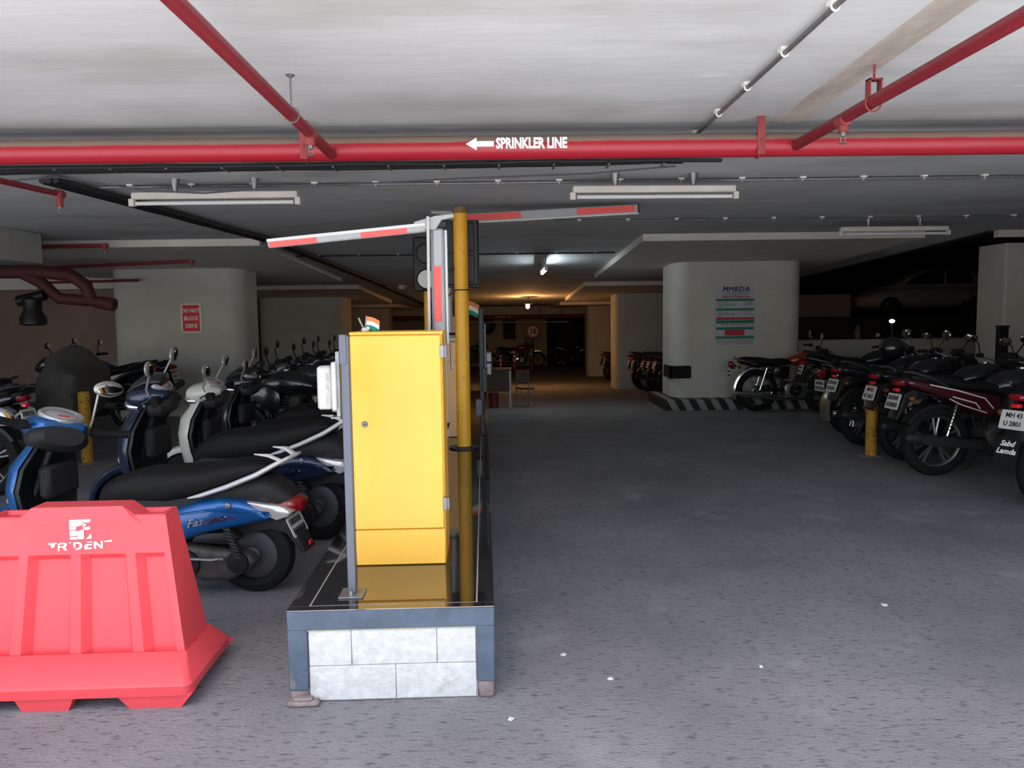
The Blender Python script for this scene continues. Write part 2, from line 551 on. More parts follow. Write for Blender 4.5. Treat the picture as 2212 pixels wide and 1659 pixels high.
cf = struct('ceiling', MB().box((-14, EDGE, CEIL), (17, 10.3, CEIL + 3)), ceil_m)
ce = struct('ceiling_rear', sheet(-14, 6.4, [10.3, 25, 36], CEIL, 3.0), ceil_m)
struct('ceiling_right', MB().box((6.4, 10.3, 3.3), (17, 36, 5.4)), ceil_m)
struct('wall_front_right', MB().box((4.8, EDGE, 0), (17, EDGE + .2, CEIL)), wall_m)
part('plaster_strip', MB().add([(1.44, EDGE, CEIL - .006), (1.57, EDGE, CEIL - .006), (1.63, 4.33, CEIL - .006), (1.49, 4.33, CEIL - .006), (1.42, EDGE, CEIL + .01), (1.59, EDGE, CEIL + .01), (1.65, 4.33, CEIL + .01), (1.47, 4.33, CEIL + .01)],
     [(0, 3, 2, 1), (0, 1, 5, 4), (1, 2, 6, 5), (2, 3, 7, 6), (3, 0, 4, 7), (4, 5, 6, 7)]), mat('bare_plaster', (.50, .44, .38), .9, var=(3, .25, (2, .6, 1)), bump=(20, .3)), cf, smooth=False)
def drop_panel(x0, x1, y0, y1):
    b = MB()
    z0, z1 = gz(y0), gz(y1)
    b.add([(x0, y0, 2.38 + z0), (x1, y0, 2.38 + z0), (x1, y1, 2.38 + z1), (x0, y1, 2.38 + z1),
           (x0, y0, 2.48 + z0), (x1, y0, 2.48 + z0), (x1, y1, 2.48 + z1), (x0, y1, 2.48 + z1)],
          [(0, 3, 2, 1), (4, 5, 6, 7), (0, 1, 5, 4), (1, 2, 6, 5), (2, 3, 7, 6), (3, 0, 4, 7)])
    part('drop_panel', b, panel_paint, ce, smooth=False)
for y0 in (10.2, 17.2, 24.2):
    drop_panel(1.85, 5.5, y0, y0 + 5.2)
    drop_panel(-7.2, -3.05, y0, y0 + 5.2)
part('drop_panel', MB().box((6.45, 10.2, 2.38), (11, 10.29, 2.48)), panel_paint, ce, smooth=False)
struct('wall_left', MB().box((-14.2, EDGE, -.7), (-14, 36, 3)), wall_m)
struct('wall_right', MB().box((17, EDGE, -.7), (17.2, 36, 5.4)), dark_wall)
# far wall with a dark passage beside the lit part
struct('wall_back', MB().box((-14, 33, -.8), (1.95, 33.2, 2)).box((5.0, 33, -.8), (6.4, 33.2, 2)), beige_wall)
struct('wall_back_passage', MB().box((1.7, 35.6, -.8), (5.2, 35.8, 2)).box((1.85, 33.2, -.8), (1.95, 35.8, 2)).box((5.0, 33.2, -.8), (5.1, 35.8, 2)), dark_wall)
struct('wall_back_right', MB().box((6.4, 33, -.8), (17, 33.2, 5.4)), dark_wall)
struct('trim_1', MB().add([(x, y, z) for y, z0 in ((10.31, 2.46), (25, 1.80), (36, 1.80)) for x, z in ((6.38, z0), (6.5, z0), (6.5, 3.35), (6.38, 3.35))],
       [(0, 3, 2, 1), (8, 9, 10, 11)] + [(i + j, i + (j + 1) % 4, i + 4 + (j + 1) % 4, i + 4 + j) for i in (0, 4) for j in range(4)]), dark_wall)
struct('trim_2', MB().box((-14, 31.3, 1.38), (6.4, 31.7, 1.9)), panel_paint)
struct('trim_3', MB().box((-14, 14.2, 2.02), (-6.2, 14.5, 2.4)), panel_paint)
struct('wall_left_rear', MB().box((-14, 17.5, -.5), (-6.5, 17.7, 2.3)), brown_wall)
struct('wall_right_parapet', MB().cbox((4.95, 14.4, -.3), (10.4, 14.6, .93), .015), white_paint)
# higher deck behind the parapet on the right
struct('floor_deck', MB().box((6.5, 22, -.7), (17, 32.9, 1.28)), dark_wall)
struct('wall_right_pale_patch', MB().cbox((8.9, 24.6, 1.28), (11.0, 24.75, 1.98), .01), wall_m)  # separate slab in paler paint than the dark walls around it

def column(x0, x1, y0, y1, r, label, group=None, plinth=None):
    zf, zc = gz(y0) - .05, 2.40 + gz(y0)
    t = thing('concrete_column', label, 'column', ((x0 + x1) / 2, (y0 + y1) / 2, zf), group=group)
    hx, hy = (x1 - x0) / 2, (y1 - y0) / 2
    rs = []
    for z in (0, zc - zf):
        ring = []
        for cx, cy, a0 in ((hx - r, hy - r, 0), (-hx + r, hy - r, PI / 2), (-hx + r, -hy + r, PI), (hx - r, -hy + r, 1.5 * PI)):
            for k in range(9):
                a = a0 + PI / 2 * k / 8
                ring.append((cx + r * math.cos(a), cy + r * math.sin(a), z))
        rs.append(ring)
    part('shaft', MB().rings(rs), white_paint, t)
    if plinth:
        a, b_, c, h = plinth
        part('kerb', MB().cbox((a - (x0 + x1) / 2, -hy - c, 0), (b_ - (x0 + x1) / 2, hy + .1, h), .02), kerb_m, t,
             'kerb painted in slanting black and white stripes')
    return t
colR = column(2.80, 4.92, 12.7, 13.8, .28, 'wide white rounded column with a parking tariff poster on it', plinth=(2.62, 5.0, .28, .235))
part('rubber_guard', MB().cbox((-1.13, -.60, .56), (-.78, -.535, .76), .01).cbox((-1.13, -.60, .56), (-1.085, -.1, .76), .01), black_rubber, colR,
     'black rubber corner guard')
colL = column(-6.30, -4.16, 12.8, 13.9, .30, 'wide white rounded column carrying the red do not block drive sign')
column(-6.0, -3.84, 19.6, 20.7, .25, 'dim white column behind the parked bikes, next one in from the red sign column')
column(-5.8, -3.75, 26.8, 27.9, .25, 'brownish dim column deep in the garage just above the yellow cabinet')
column(2.88, 4.9, 19.6, 20.7, .22, 'grey shaded column half hidden behind the tariff poster column')
column(2.98, 5.0, 26.8, 27.9, .22, 'orange lit column furthest back beside the dark passage')
column(7.08, 9.2, 11.0, 11.65, .03, 'white column at the right edge behind the black post')

# posters and signs ---------------------------------------------------------
def rrect(w_, h_, r, n=5):
    out = []
    for cx, cy, a0 in ((w_ / 2 - r, h_ / 2 - r, 0), (-w_ / 2 + r, h_ / 2 - r, PI / 2), (-w_ / 2 + r, -h_ / 2 + r, PI), (w_ / 2 - r, -h_ / 2 + r, 1.5 * PI)):
        for k in range(n + 1):
            a = a0 + PI / 2 * k / n
            out.append((cx + r * math.cos(a), cy + r * math.sin(a)))
    return out
sg = thing('no_blocking_sign', 'red and white do not block drive sign on the left white column', 'sign', (-4.965, 12.785, 1.475))
part('plate', MB().pillow(rrect(.335, .475, .045), -.012, .012, .004, 1), sign_white, sg)
part('red_face', MB().pillow(rrect(.27, .42, .012), -.016, -.008, .001, 1), sign_red, sg)
for k, s_ in enumerate(('DO NOT', 'BLOCK', 'DRIVE')):
    text(s_, .088, sign_white, sg, fx(0, -.0165, .118 - .122 * k), bold=.0035, shear=.12, xs=.80, extrude=.001)

def bar(x0, x1, z0, z1, y=-.0045, b=None):
    b = b or MB()
    return b.box((x0, y, z0), (x1, y + .004, z1))
tp = thing('tariff_poster', 'white parking tariff poster with green and red bands on the wide right column', 'poster', (3.79, 12.686, 1.40))
PW, PH = .63, .93
part('sheet', MB().box((-PW / 2, -.004, -PH / 2), (PW / 2, .01, PH / 2)), board_white, tp, smooth=False)
def pz(v): return PH / 2 - (v - 150) / 1390 * PH        # rows measured down the poster
g = MB()
for a, b_ in ((437, 490), (665, 718), (950, 1025), (1118, 1180), (1335, 1395)):
    bar(-PW / 2 + .006, PW / 2 - .006, pz(b_), pz(a), b=g)
part('green_band', g, green_print, tp, smooth=False)
part('red_band', bar(-PW / 2 + .006, PW / 2 - .006, pz(940), pz(885)), red_print, tp, smooth=False)
part('red_panel', bar(-.165, .155, pz(1320), pz(1180)), red_print, tp, smooth=False)
for dx in (-.0022, 0, .0022):                     # a heavy face: the thin one struck three times
    text('MMRDA', .118, navy_text, tp, fx(.01 + dx, -.006 - abs(dx) * .05, pz(215)), bold=0, xs=.98, spacing=1.1, shear=.12)
text('CAR PARKING', .05, grey_text, tp, fx(.01, -.006, pz(318)), xs=1.2)
text('Santosh Enterprises', .055, red_print, tp, fx(.01, -.006, pz(388)), bold=.0015, shear=.2, xs=1.02)
for s_, x, v in (('2 Hours', -.27, 525), ('Each additional', -.27, 580), ('hour', -.27, 635), ('2 Hours', -.27, 755), ('Each additional', -.27, 808), ('hour', -.27, 862)):
    text(s_, .042, grey_text, tp, fx(x, -.006, pz(v)), align='LEFT', shear=.2)
for s_, v in (('Rs 30/-', 520), ('Rs 10/-', 570), ('Rs 15/-', 750), ('Rs 5/-', 800)):
    text(s_, .042, grey_text, tp, fx(.16, -.006, pz(v)), align='LEFT', shear=.2)
text('Monday - Saturday 24 Hours', .042, grey_text, tp, fx(0, -.006, pz(1055)), shear=.2, xs=.95)
bl = MB()
for r_ in range(4):
    xx = -.29
    while xx < .27:
        L = random.uniform(.02, .06)
        bar(xx, min(.29, xx + L), pz(1425 + r_ * 33) - .004, pz(1425 + r_ * 33) + .003, -.0055, bl); xx += L + .012
part('small_print', bl, grey_text, tp, smooth=False)

# speed limit sign, dark board, round mirror, striped posts at the far end
ZF = gz(30)
ss = thing('speed_limit_sign', 'round white 10 speed limit sign with red rim far down the drive', 'sign', (1.24, 30.0, ZF))
part('pole', MB().tube([(0, .03, 0), (0, .03, 1.75)], .025, 8), dark_steel, ss)
part('red_rim', MB().lathe([(.232, -.008), (.232, .008), (.1, .008)], 32, 'y', c=(0, 0, 1.50)), sign_red, ss)
part('white_face', MB().lathe([(.195, -.014), (.195, -.006)], 32, 'y', c=(0, 0, 1.50)), stencil_m, ss)
text('10', .27, black_text, ss, fx(0, -.0155, 1.50), bold=.008, shear=.05)
bd = thing('notice_board', 'tall dark notice board hanging on the orange lit far wall', 'board', (.40, 32.93, .87))
part('panel', MB().cbox((-.26, -.03, -.40), (.23, .03, .40), .01), dark_wall, bd)
part('frame', MB().tube([(-.26, -.03, -.4), (.23, -.03, -.4), (.23, -.03, .4), (-.26, -.03, .4)], .018, 6, close=True), dark_steel, bd)
rd = thing('round_disc', 'dark round disc fixed high on the far wall left of the dark board', 'disc', (-.55, 32.9, 1.02))
part('face', MB().lathe([(.30, -.02), (.33, .0), (.33, .06)], 28, 'y'), black_plastic, rd)
part('rim', MB().torus(.33, .02, 28, 6), dark_steel, rd)
pp = None
for i, (x, y, h) in enumerate(((-.33, 28.6, .62), (.0, 29.2, .68), (.52, 29.6, .80), (1.22, 30.4, .84))):
    t = thing('striped_post', ('leftmost short red post with white bands by the guard table', 'second red post with white bands from the guard table',
              'third red post with white bands, second from the right', 'red post with white bands under the speed sign')[i], 'post', (x, y, ZF), group='striped posts at the far end')
    part('shaft', MB().tube([(0, 0, 0), (0, 0, h)], .042, 10), sign_red, t)
    part('base', MB().lathe([(.11, 0), (.10, .03), (.05, .05)], 14), black_rubber, t)
    for k in range(3):
        part('white_band', MB().lathe([(.046, h - .10 - .155 * k), (.046, h - .02 - .155 * k)], 12), stencil_m, t)
# a low chain of red rail between two posts
rl = thing('low_rail', 'low dark red rail lying between the two right striped posts', 'rail', (.86, 29.3, ZF))
part('bar', MB().tube([(-.3, -.3, .10), (.3, .3, .10)], .035, 8), dusty_red, rl)
part('foot', MB().box((-.33, -.36, 0), (-.25, -.24, .1)), dark_steel, rl)
part('foot', MB().box((.25, .24, 0), (.33, .36, .1)), dark_steel, rl)

# ------------------------------------------------------------------ pipes, cables and lamps on the ceiling
mp_ = thing('sprinkler_main', 'thick red sprinkler main pipe running across under the front ceiling', 'pipe', (0, 4.25, 2.335))
part('pipe', MB().tube([(-14, 0, 0), (16.9, 0, 0)], .062, 24, X=None), main_pipe_m, mp_)
for x in (-1.005, 1.38):
    part('hanger', MB().box((x - .02, -.066, -.06), (x + .02, -.058, .135)).torus(.067, .005, 20, 6, 'x', (x, 0, 0)), dusty_red, mp_)
PX = Matrix.Translation((0, -.0635, .006)) @ FRONT
me = textmesh('SPRINKLER LINE', .074, bold=.0032, xs=.70, extrude=.002); me.transform(T((.177, -.0625, .006)) @ FRONT)
link('lettering', me, stencil_m, mp_)
part('arrow', MB().pillow([(-.165, 0), (-.108, .033), (-.108, .014), (-.018, .014), (-.018, -.014), (-.108, -.014), (-.108, -.033)], -.0665, -.0605, .0005, 1, X=T((0, 0, .006))), stencil_m, mp_, smooth=False)

def head(t, x, y, z, down=.055):
    """pendent sprinkler head under a tee"""
    part('tee', MB().tube([(x, y, z + .01), (x, y, z - down)], .022, 12).tube([(x, y - .035, z), (x, y + .035, z)], .030, 12), dusty_red, t)
    b = MB().tube([(x, y, z - down), (x, y, z - down - .018)], .012, 8)
    b.tube([(x - .010, y, z - down - .018), (x - .010, y, z - down - .045)], .002, 5).tube([(x + .010, y, z - down - .018), (x + .010, y, z - down - .045)], .002, 5)
    b.lathe([(.004, 0), (.017, -.002), (.017, -.004)], 12, c=(x, y, z - down - .045))
    part('sprinkler_head', b, steel, t)
bp = thing('branch_pipe', 'thin red branch pipe coming from the top left to the main pipe', 'pipe', (0, 0, 0))
part('pipe', MB().tube([(-.87, 1.2, 2.315), (-.865, 4.2, 2.30)], .027, 12), red_pipe, bp)
head(bp, -.866, 3.74, 2.303)
part('clevis', MB().torus(.032, .003, 18, 5, 'y', (-.867, 3.42, 2.305)).tube([(-.867, 3.42, 2.337), (-.867, 3.42, 2.47)], .0045, 6).lathe([(.006, 0), (.02, .012)], 10, c=(-.867, 3.42, 2.457)), steel, bp)
bp2 = thing('branch_pipe', 'thin red branch pipe rising from the main pipe to the upper right corner', 'pipe', (0, 0, 0))
part('pipe', MB().tube([(1.555, .9, 2.305), (1.565, 4.2, 2.32)], .027, 12), red_pipe, bp2)
head(bp2, 1.563, 3.62, 2.31)
part('clamp', MB().torus(.033, .004, 18, 5, 'y', (1.562, 3.33, 2.308)).box((1.535, 3.31, 2.33), (1.541, 3.35, 2.405)).box((1.583, 3.31, 2.33), (1.589, 3.35, 2.405)).box((1.535, 3.31, 2.399), (1.589, 3.35, 2.405)).tube([(1.562, 3.33, 2.40), (1.562, 3.33, 2.47)], .005, 6), dusty_red, bp2)
bp3 = thing('branch_pipe', 'thin red branch pipe at the far left ending in a drooping sprinkler head', 'pipe', (0, 0, 0))
part('pipe', MB().tube([(-3.15, 4.3, 2.32), (-2.99, 5.5, 2.315)], .02, 10), red_pipe, bp3)
head(bp3, -2.99, 5.5, 2.315, .085)
bp4 = thing('branch_pipe', 'short red pipe crossing in front of the left ceiling slab edge', 'pipe', (0, 0, 0))
part('pipe', MB().tube([(-6.9, 9.9, 2.36), (-4.86, 9.9, 2.375)], .024, 10), red_pipe, bp4)
head(bp4, -4.86, 9.9, 2.375, .07)
bp5 = thing('branch_pipe', 'long thin red pipe passing just over the left column top', 'pipe', (0, 0, 0))
part('pipe', MB().tube([(-7.6, 11.6, 2.19), (-4.46, 11.6, 2.295)], .024, 10), red_pipe, bp5)
head(bp5, -4.46, 11.6, 2.295, .07)
bm_ = thing('header_pipe', 'heavy dark red pipe with an elbow at the far left under the duct', 'pipe', (0, 0, 0))
part('pipe', MB().tube([(-13.9, 10.5, 2.19), (-6.0, 10.5, 2.10), (-5.62, 10.5, 2.05), (-5.45, 10.52, 1.92), (-5.40, 10.55, 1.72), (-5.3, 10.6, 1.69), (-5.12, 10.6, 1.66)], .085, 16), dark_red, bm_)
part('branch', MB().tube([(-6.25, 10.5, 2.08), (-6.0, 10.5, 1.95), (-5.8, 10.52, 1.75), (-5.45, 10.55, 1.72)], .075, 14), dark_red, bm_)
part('valve', MB().lathe([(.10, -.2), (.16, -.18), (.16, -.1), (.11, 0), (.12, .14), (.08, .18)], 16, c=(-6.12, 10.45, 1.60)).tube([(-6.3, 10.45, 1.72), (-5.95, 10.45, 1.80)], .07, 10), black_plastic, bm_)
bp6 = thing('branch_pipe', 'thin dark red drop pipe against the pale beam at far left', 'pipe', (0, 0, 0))
part('pipe', MB().tube([(-7.25, 12.6, 2.06), (-5.7, 12.6, 2.08)], .022, 8), red_pipe, bp6)
part('drop', MB().tube([(-7.25, 12.6, 2.06), (-7.25, 12.6, 1.95)], .03, 8), red_pipe, bp6)
fp = thing('far_sprinkler_main', 'dark red pipe with pale lettering across the far end wall', 'pipe', (0, 31.0, 1.395))
part('pipe', MB().tube([(-6, 0, 0), (3.4, 0, 0)], .085, 14), red_pipe, fp)
for x in (-1.5, 1.6):
    part('hanger', MB().tube([(x, 0, .08), (x, 0, CEIL + gz(31) - 1.395)], .012, 6).torus(.088, .01, 16, 5, 'x', (x, 0, 0)), dark_steel, fp)
text('SPRINKLER LINE', .10, stencil_m, fp, fx(.12, -.088, 0), xs=.8)
fc = thing('far_conduit', 'thin pale conduit under the far red pipe', 'pipe', (0, 30.9, 1.21))
part('pipe', MB().tube([(-3, 0, 0), (2.7, 0, -.03)], .022, 8), fixture_m, fc)
for x in (-2.2, 2.4):
    part('hanger', MB().tube([(x, 0, -.01), (x, 0, CEIL + gz(30.9) - 1.21)], .01, 6), dark_steel, fc)

du = thing('ceiling_duct', 'boxy grey duct end hung from the ceiling at far left', 'duct', (-6.6, 8.9, 2.29))
part('box', MB().cbox((-3.4, -.45, -.17), (1.28, .45, .18), .008), duct_m, du)
part('flange', MB().box((1.24, -.46, -.18), (1.285, -.445, .18)), steel, du)

# cables
def wavy(p, q, n, amp, seed):
    r = random.Random(seed)
    P, Q = Vector(p), Vector(q)
    return [tuple(P.lerp(Q, i / n) + Vector((0, r.uniform(-amp, amp), -abs(r.uniform(0, amp))))) for i in range(n + 1)]
cb = thing('cable_run', 'bundle of black cables strapped under the ceiling right behind the main pipe', 'cable', (0, 0, 0))
for k in range(5):
    part('cable', MB().tube(wavy((-3.9, 5.25 + .028 * k, 2.44 - .010 * (k % 2)), (1.47 - .25 * k, 5.25 + .028 * k, 2.452), 22, .007, k), .012 + .003 * (k % 2), 6), cable_m, cb)
for k in range(14):
    part('clip', MB().box((-3.6 + .36 * k, 5.235, 2.425), (-3.585 + .36 * k, 5.385, 2.432)), steel, cb, smooth=False)
lc = thing('loose_cable', 'slack pale cable drooping below the black cable bundle at left', 'cable', (0, 0, 0))
pts = [(-3.55, 5.45, 2.38), (-3.0, 5.5, 2.43), (-2.4, 5.5, 2.33), (-2.0, 5.5, 2.31), (-1.5, 5.5, 2.345), (-.9, 5.48, 2.36), (-.3, 5.45, 2.38), (.6, 5.42, 2.40), (1.2, 5.4, 2.44)]
part('wire', MB().tube(pts, .006, 6), grey_text, lc)
dc = thing('diagonal_cable_run', 'pair of thick black cables running back along the ceiling from upper left', 'cable', (0, 0, 0))
for k in range(3):
    part('cable', MB().tube(wavy((-3.16 + .045 * k, 5.6, 2.43), (-2.93 + .045 * k, 10.3, 2.435), 10, .006, 20 + k) + [(-2.62 + .045 * k, 16, CEIL + gz(16) - .03), (-2.35 + .045 * k, 24, CEIL + gz(24) - .03)], .026, 6), cable_m, dc)
def conduit(name, label, p, q, n, r=.011, m=fixture_m, clips=True):
    t = thing(name, label, 'conduit', (0, 0, 0))
    P, Q = Vector(p), Vector(q)
    part('pipe', MB().tube([p, q], r, 8), m, t)
    for k in range(n):
        c = P.lerp(Q, (k + .5) / n); d = (Q - P).normalized()
        part('saddle', MB().torus(r + .004, .004, 10, 5, 'y' if abs(d.y) > .7 else 'x', tuple(c)).box((c.x - .022, c.y - .022, c.z + r * .6), (c.x + .022, c.y + .022, c.z + r + .012)), sign_white, t)
    return t
conduit('ceiling_conduit', 'grey conduit with white saddles running away from the top right of the ceiling', (1.121, .6, 2.452), (1.119, 4.75, 2.452), 9, .010, steel)
conduit('ceiling_conduit', 'long thin conduit across the ceiling that feeds the two front tube lights', (-3.0, 6.08, 2.452), (9, 6.0, 2.452), 26, .010, steel)
conduit('ceiling_conduit', 'thin conduit across the ceiling feeding the tube light near the right column', (.6, 8.55, 2.452), (9, 8.6, 2.452), 16, .009, steel)
conduit('ceiling_conduit', 'faint conduit across the ceiling at the lit tube lamp', (-3.6, 12.0, CEIL + gz(12) - .015), (1.75, 12.0, CEIL + gz(12) - .015), 9, .012, cable_m)

def tube_light(label, loc, L, rz=0, on=False, drop=.09):
    t = thing('tube_light', label, 'light fixture', loc, rz, 'ceiling tube lights')
    part('housing', MB().cbox((-L / 2, -.03, -.055), (L / 2, .03, -.004), .008), fixture_m, t)
    part('tube', MB().tube([(-L / 2 + .03, -.015, -.085), (L / 2 - .03, -.015, -.085)], .015, 12), tube_on if on else tube_off, t)
    for s_ in (-1, 1):
        part('lamp_holder', MB().cbox((s_ * L / 2 - .02, -.03, -.105), (s_ * L / 2 + .02, .02, -.05), .004), fixture_m, t)
        part('mount', MB().lathe([(.035, drop), (.03, drop - .03), (.015, 0), (.012, -.01)], 10, c=(s_ * L * .24, 0, 0)), steel, t)
    return t
tube_light('unlit tube light over the left bikes, left of the barrier arms', (-2.06, 5.86, 2.38), 1.2, math.radians(0))
tube_light('unlit tube light in front of the right barrier arm', (1.14, 5.83, 2.385), 1.2, math.radians(1.8))
tube_light('unlit tube light near the right column, dim in shadow', (4.37, 8.75, 2.38), 1.2, 0)
tube_light('lit bluish tube light pointing down the drive', (.72, 12.9, 2.24), 1.2, PI / 2, True, .12)
ol = thing('orange_lamp', 'glowing orange lamp hanging deep in the garage above the drive', 'lamp', (.78, 21.6, CEIL + gz(21.6)))
part('bracket', MB().tube([(0, 0, 0), (0, 0, -.16)], .012, 6).cbox((-.05, -.05, -.20), (.05, .05, -.14), .01), dark_steel, ol)
part('bulb', MB().ell((-.02, -.02, -.26), (.055, .055, .075)), bulb_on, ol)
part('shade', MB().lathe([(.04, -.17), (.11, -.19), (.12, -.205)], 14), dark_steel, ol)
jb = thing('junction_box', 'small pale junction box on the ceiling beyond the orange lamp cable', 'box', (-2.15, 17.4, CEIL + gz(17.4) - .05))
part('body', MB().cbox((-.06, -.06, -.05), (.06, .06, .05), .01), fixture_m, jb)
part('gland', MB().tube([(.06, 0, 0), (.12, 0, .03)], .02, 8), fixture_m, jb)
lamp('POINT', 'orange_lamp_light', (.76, 21.55, CEIL + gz(21.6) - .30), (0, 0, 0), 60, (1.0, .47, .15), shadow_soft_size=.06)

# ------------------------------------------------------------------ traffic island
IR = math.radians(1.15)
IO = Vector((-.426, 2.875, 0))
def isl(x, y, z=0):
    c, s_ = math.cos(IR), math.sin(IR)
    return (IO.x + c * x - s_ * y, IO.y + s_ * x + c * y, z)
IH = .362
it = thing('traffic_island', 'raised traffic island with black granite top and white block front', 'traffic island', tuple(IO), IR)
HW = .388
part('core', MB().box((-HW + .02, .05, 0), (HW - .02, 8.6, IH - .006)), granite, it, smooth=False)
part('side_cladding', MB().box((-HW, .07, 0), (-HW + .02, 8.62, IH - .005)).box((HW - .02, .07, 0), (HW, 8.62, IH - .005)), granite, it, smooth=False)
bd_ = MB().cbox((-HW, 0, IH - .078), (HW, .07, IH - .0045), .003)
bd_.cbox((-HW, .0, .05), (-HW + .073, .07, IH - .076), .004).cbox((HW - .068, .0, .068), (HW, .07, IH - .076), .004)
part('border', bd_, border_m, it)
rg = random.Random(3)
rb = MB()
for (x0, x1, z0, z1) in ((HW - .068, HW, .0, .07),):
    part('broken_mortar', MB().cbox((x0 + .004, .006, z0), (x1 - .002, .07, z1), .008), raw_m, it, 'broken reddish mortar showing at the right foot of the border')
rb.cbox((-HW + .004, .006, 0), (-HW + .071, .07, .052), .008)
rb.cbox((-HW - .004, -.035, 0), (-HW + .115, .01, .022), .008).cbox((-HW + .02, -.03, .02), (-HW + .09, .006, .034), .006)
part('broken_mortar', rb, raw_m, it, 'broken reddish mortar showing at the left foot of the border')
part('mortar_bed', MB().box((-HW + .07, .02, 0), (HW - .066, .05, IH - .076)), joint_m, it, smooth=False)
x0, x1 = -HW + .075, HW - .070
zt, zm, zb = IH - .084, .140, .004
L = x1 - x0
for a, b_, c, d in ((0, .255, zm, zt), (.255, .765, zm, zt), (.765, 1, zm, zt), (0, .515, zb, zm), (.515, 1, zb, zm)):
    part('block', MB().cbox((x0 + a * L + .0010, .010 + rg.uniform(0, .0015), c + .0010), (x0 + b_ * L - .0010, .03, d - .0010), .002), block_m, it)
part('top_lip', MB().box((x0 - .003, .006, zt), (x1 + .003, .03, zt + .008)), mat('tan_lip', (.40, .36, .27), .8), it, smooth=False)
# granite top: border strips, an inlaid line and the field slabs
gl, gr, gf = -HW + .078, HW - .066, .045
part('inlay_line', MB().box((-HW + .01, .01, IH - .0045), (HW - .01, 8.6, IH - .0015)), groove_m, it, smooth=False)
part('front_strip', MB().cbox((-HW, .0, IH - .0045), (HW, gf - .003, IH), .001), granite, it)
part('left_strip', MB().cbox((-HW, gf - .003, IH - .005), (gl - .003, 8.62, IH), .001), granite, it)
part('right_strip', MB().cbox((gr + .003, gf - .003, IH - .005), (HW, 8.62, IH), .001), granite, it)
for a, b_ in ((gf + .003, 2.2), (2.2, 4.3), (4.3, 6.4), (6.4, 8.6)):
    part('field_slab', MB().cbox((gl + .003, a + .0004, IH - .005), (gr - .003, b_ - .0004, IH), .0006), granite, it)

# ------------------------------------------------------------------ front barrier machine
cx, cy, _ = isl(-.012, .52)
cb1 = thing('barrier_cabinet', 'bright yellow barrier machine cabinet standing at the front of the island', 'cabinet', (cx, cy, IH), IR)
CW = .197
part('body', MB().cbox((-CW, .012, .0), (CW, .32, 1.018), .006), yellow_m, cb1)
part('top_lid', MB().cbox((-CW - .004, .0, 1.012), (CW + .004, .325, 1.026), .004), yellow_m, cb1)
part('door', MB().cbox((-CW, -.008, .163), (CW - .006, .010, 1.010), .004), yellow_m, cb1)
part('lower_panel', MB().cbox((-CW, -.005, .002), (CW - .002, .010, .159), .004), yellow_m, cb1)
lk = part('lock', MB().lathe([(.0135, .010), (.0135, -.004), (.009, -.009), (.009, -.0115)], 20, 'y', c=(-CW + .054, -.008, .628)), steel, cb1)
part('keyhole', MB().box((-CW + .050, -.0215, .624), (-CW + .058, -.0195, .632)), dark_steel, lk, smooth=False)
for z in (.91, .945 - .70):
    part('hinge', MB().cbox((CW - .010, -.014, z), (CW + .008, .004, z + .056), .002).tube([(CW + .012, -.004, z + .004), (CW + .012, -.004, z + .052)], .008, 8), steel, cb1)
part('side_gap_strip', MB().box((-CW - .006, .012, .0), (-CW, .03, .155)), dark_steel, cb1, smooth=False)

# grey reader post with the white reader
px_, py_, _ = isl(-.168, .165)
rp = thing('reader_post', 'slim grey post bolted to the island in front of the yellow cabinet', 'post', (px_, py_, IH), IR)
part('upright', MB().cbox((-.016, -.016, .006), (.016, .016, 1.02), .003), grey_steel, rp)
part('head_section', MB().cbox((-.021, -.02, .91), (.008, .018, 1.024), .003), grey_steel, rp)
part('base_plate', MB().cbox((-.048, -.055, 0), (.048, .055, .007), .002), steel, rp)
part('bolt', MB().lathe([(.008, .007), (.008, .015), (.005, .026)], 8, c=(0, -.036, 0)), steel, rp)
wr = thing('card_reader', 'white boxy card reader fixed to the left side of the grey post', 'card reader', (px_ - .055, py_ + .01, IH + .82), IR)
part('body', MB().cbox((-.052, -.04, -.082), (.004, .045, .084), .008), white_plastic, wr)
part('seam', MB().box((-.0165, -.042, -.07), (-.0065, .0, .074)), mat('worn_grey_label', (.42, .40, .38), .6, var=(60, .4)), wr, smooth=False)
part('backplate', MB().cbox((.004, -.045, -.085), (.022, .05, .10), .003), white_plastic, wr)
part('bracket', MB().cbox((.018, -.03, -.112), (.034, .03, .14), .002).cbox((-.006, -.03, -.120), (.034, .03, -.112), .002), steel, wr)

def arm(p, q, hw, hd, tapes, t, lip=True):
    """boom arm from p to q in the xz plane: profile, coloured tape on the front, end cap"""
    P, Q = Vector(p), Vector(q)
    d = (Q - P); Ln = d.length
    X = T(P) @ Matrix.Rotation(-math.atan2(d.z, d.x), 4, 'Y')
    part('boom_arm', MB().cbox((0, -hd, -hw), (Ln, hd, hw), hd * .35, X=X), boom_m, t)
    if lip:
        part('edge_profile', MB().cbox((0, -hd * 1.25, -hw - .003), (Ln, hd * 1.0, -hw + .012), .002, X), boom_edge, t)
    for a, b_, w_ in tapes:
        part('red_tape', MB().box((a, -hd - .0012, -w_ + .004), (b_, -hd + .002, w_ + .004), X), tape_red, t, smooth=False)
    part('end_cap', MB().cbox((Ln, -hd * .9, -hw * .9), (Ln + .008, hd * .9, hw * .9), .003, X), black_plastic, t)
ba = thing('folding_boom', 'raised grey folding barrier arm with red tape bending left above the yellow cabinet', 'barrier arm', (0, 0, 0))
part('upright_arm', MB().cbox((-.326, 3.79, .85), (-.258, 3.845, 1.872), .016), boom_m, ba)
part('red_tape', MB().box((-.312, 3.7885, 1.425), (-.277, 3.792, 1.688)), tape_red, ba, smooth=False)
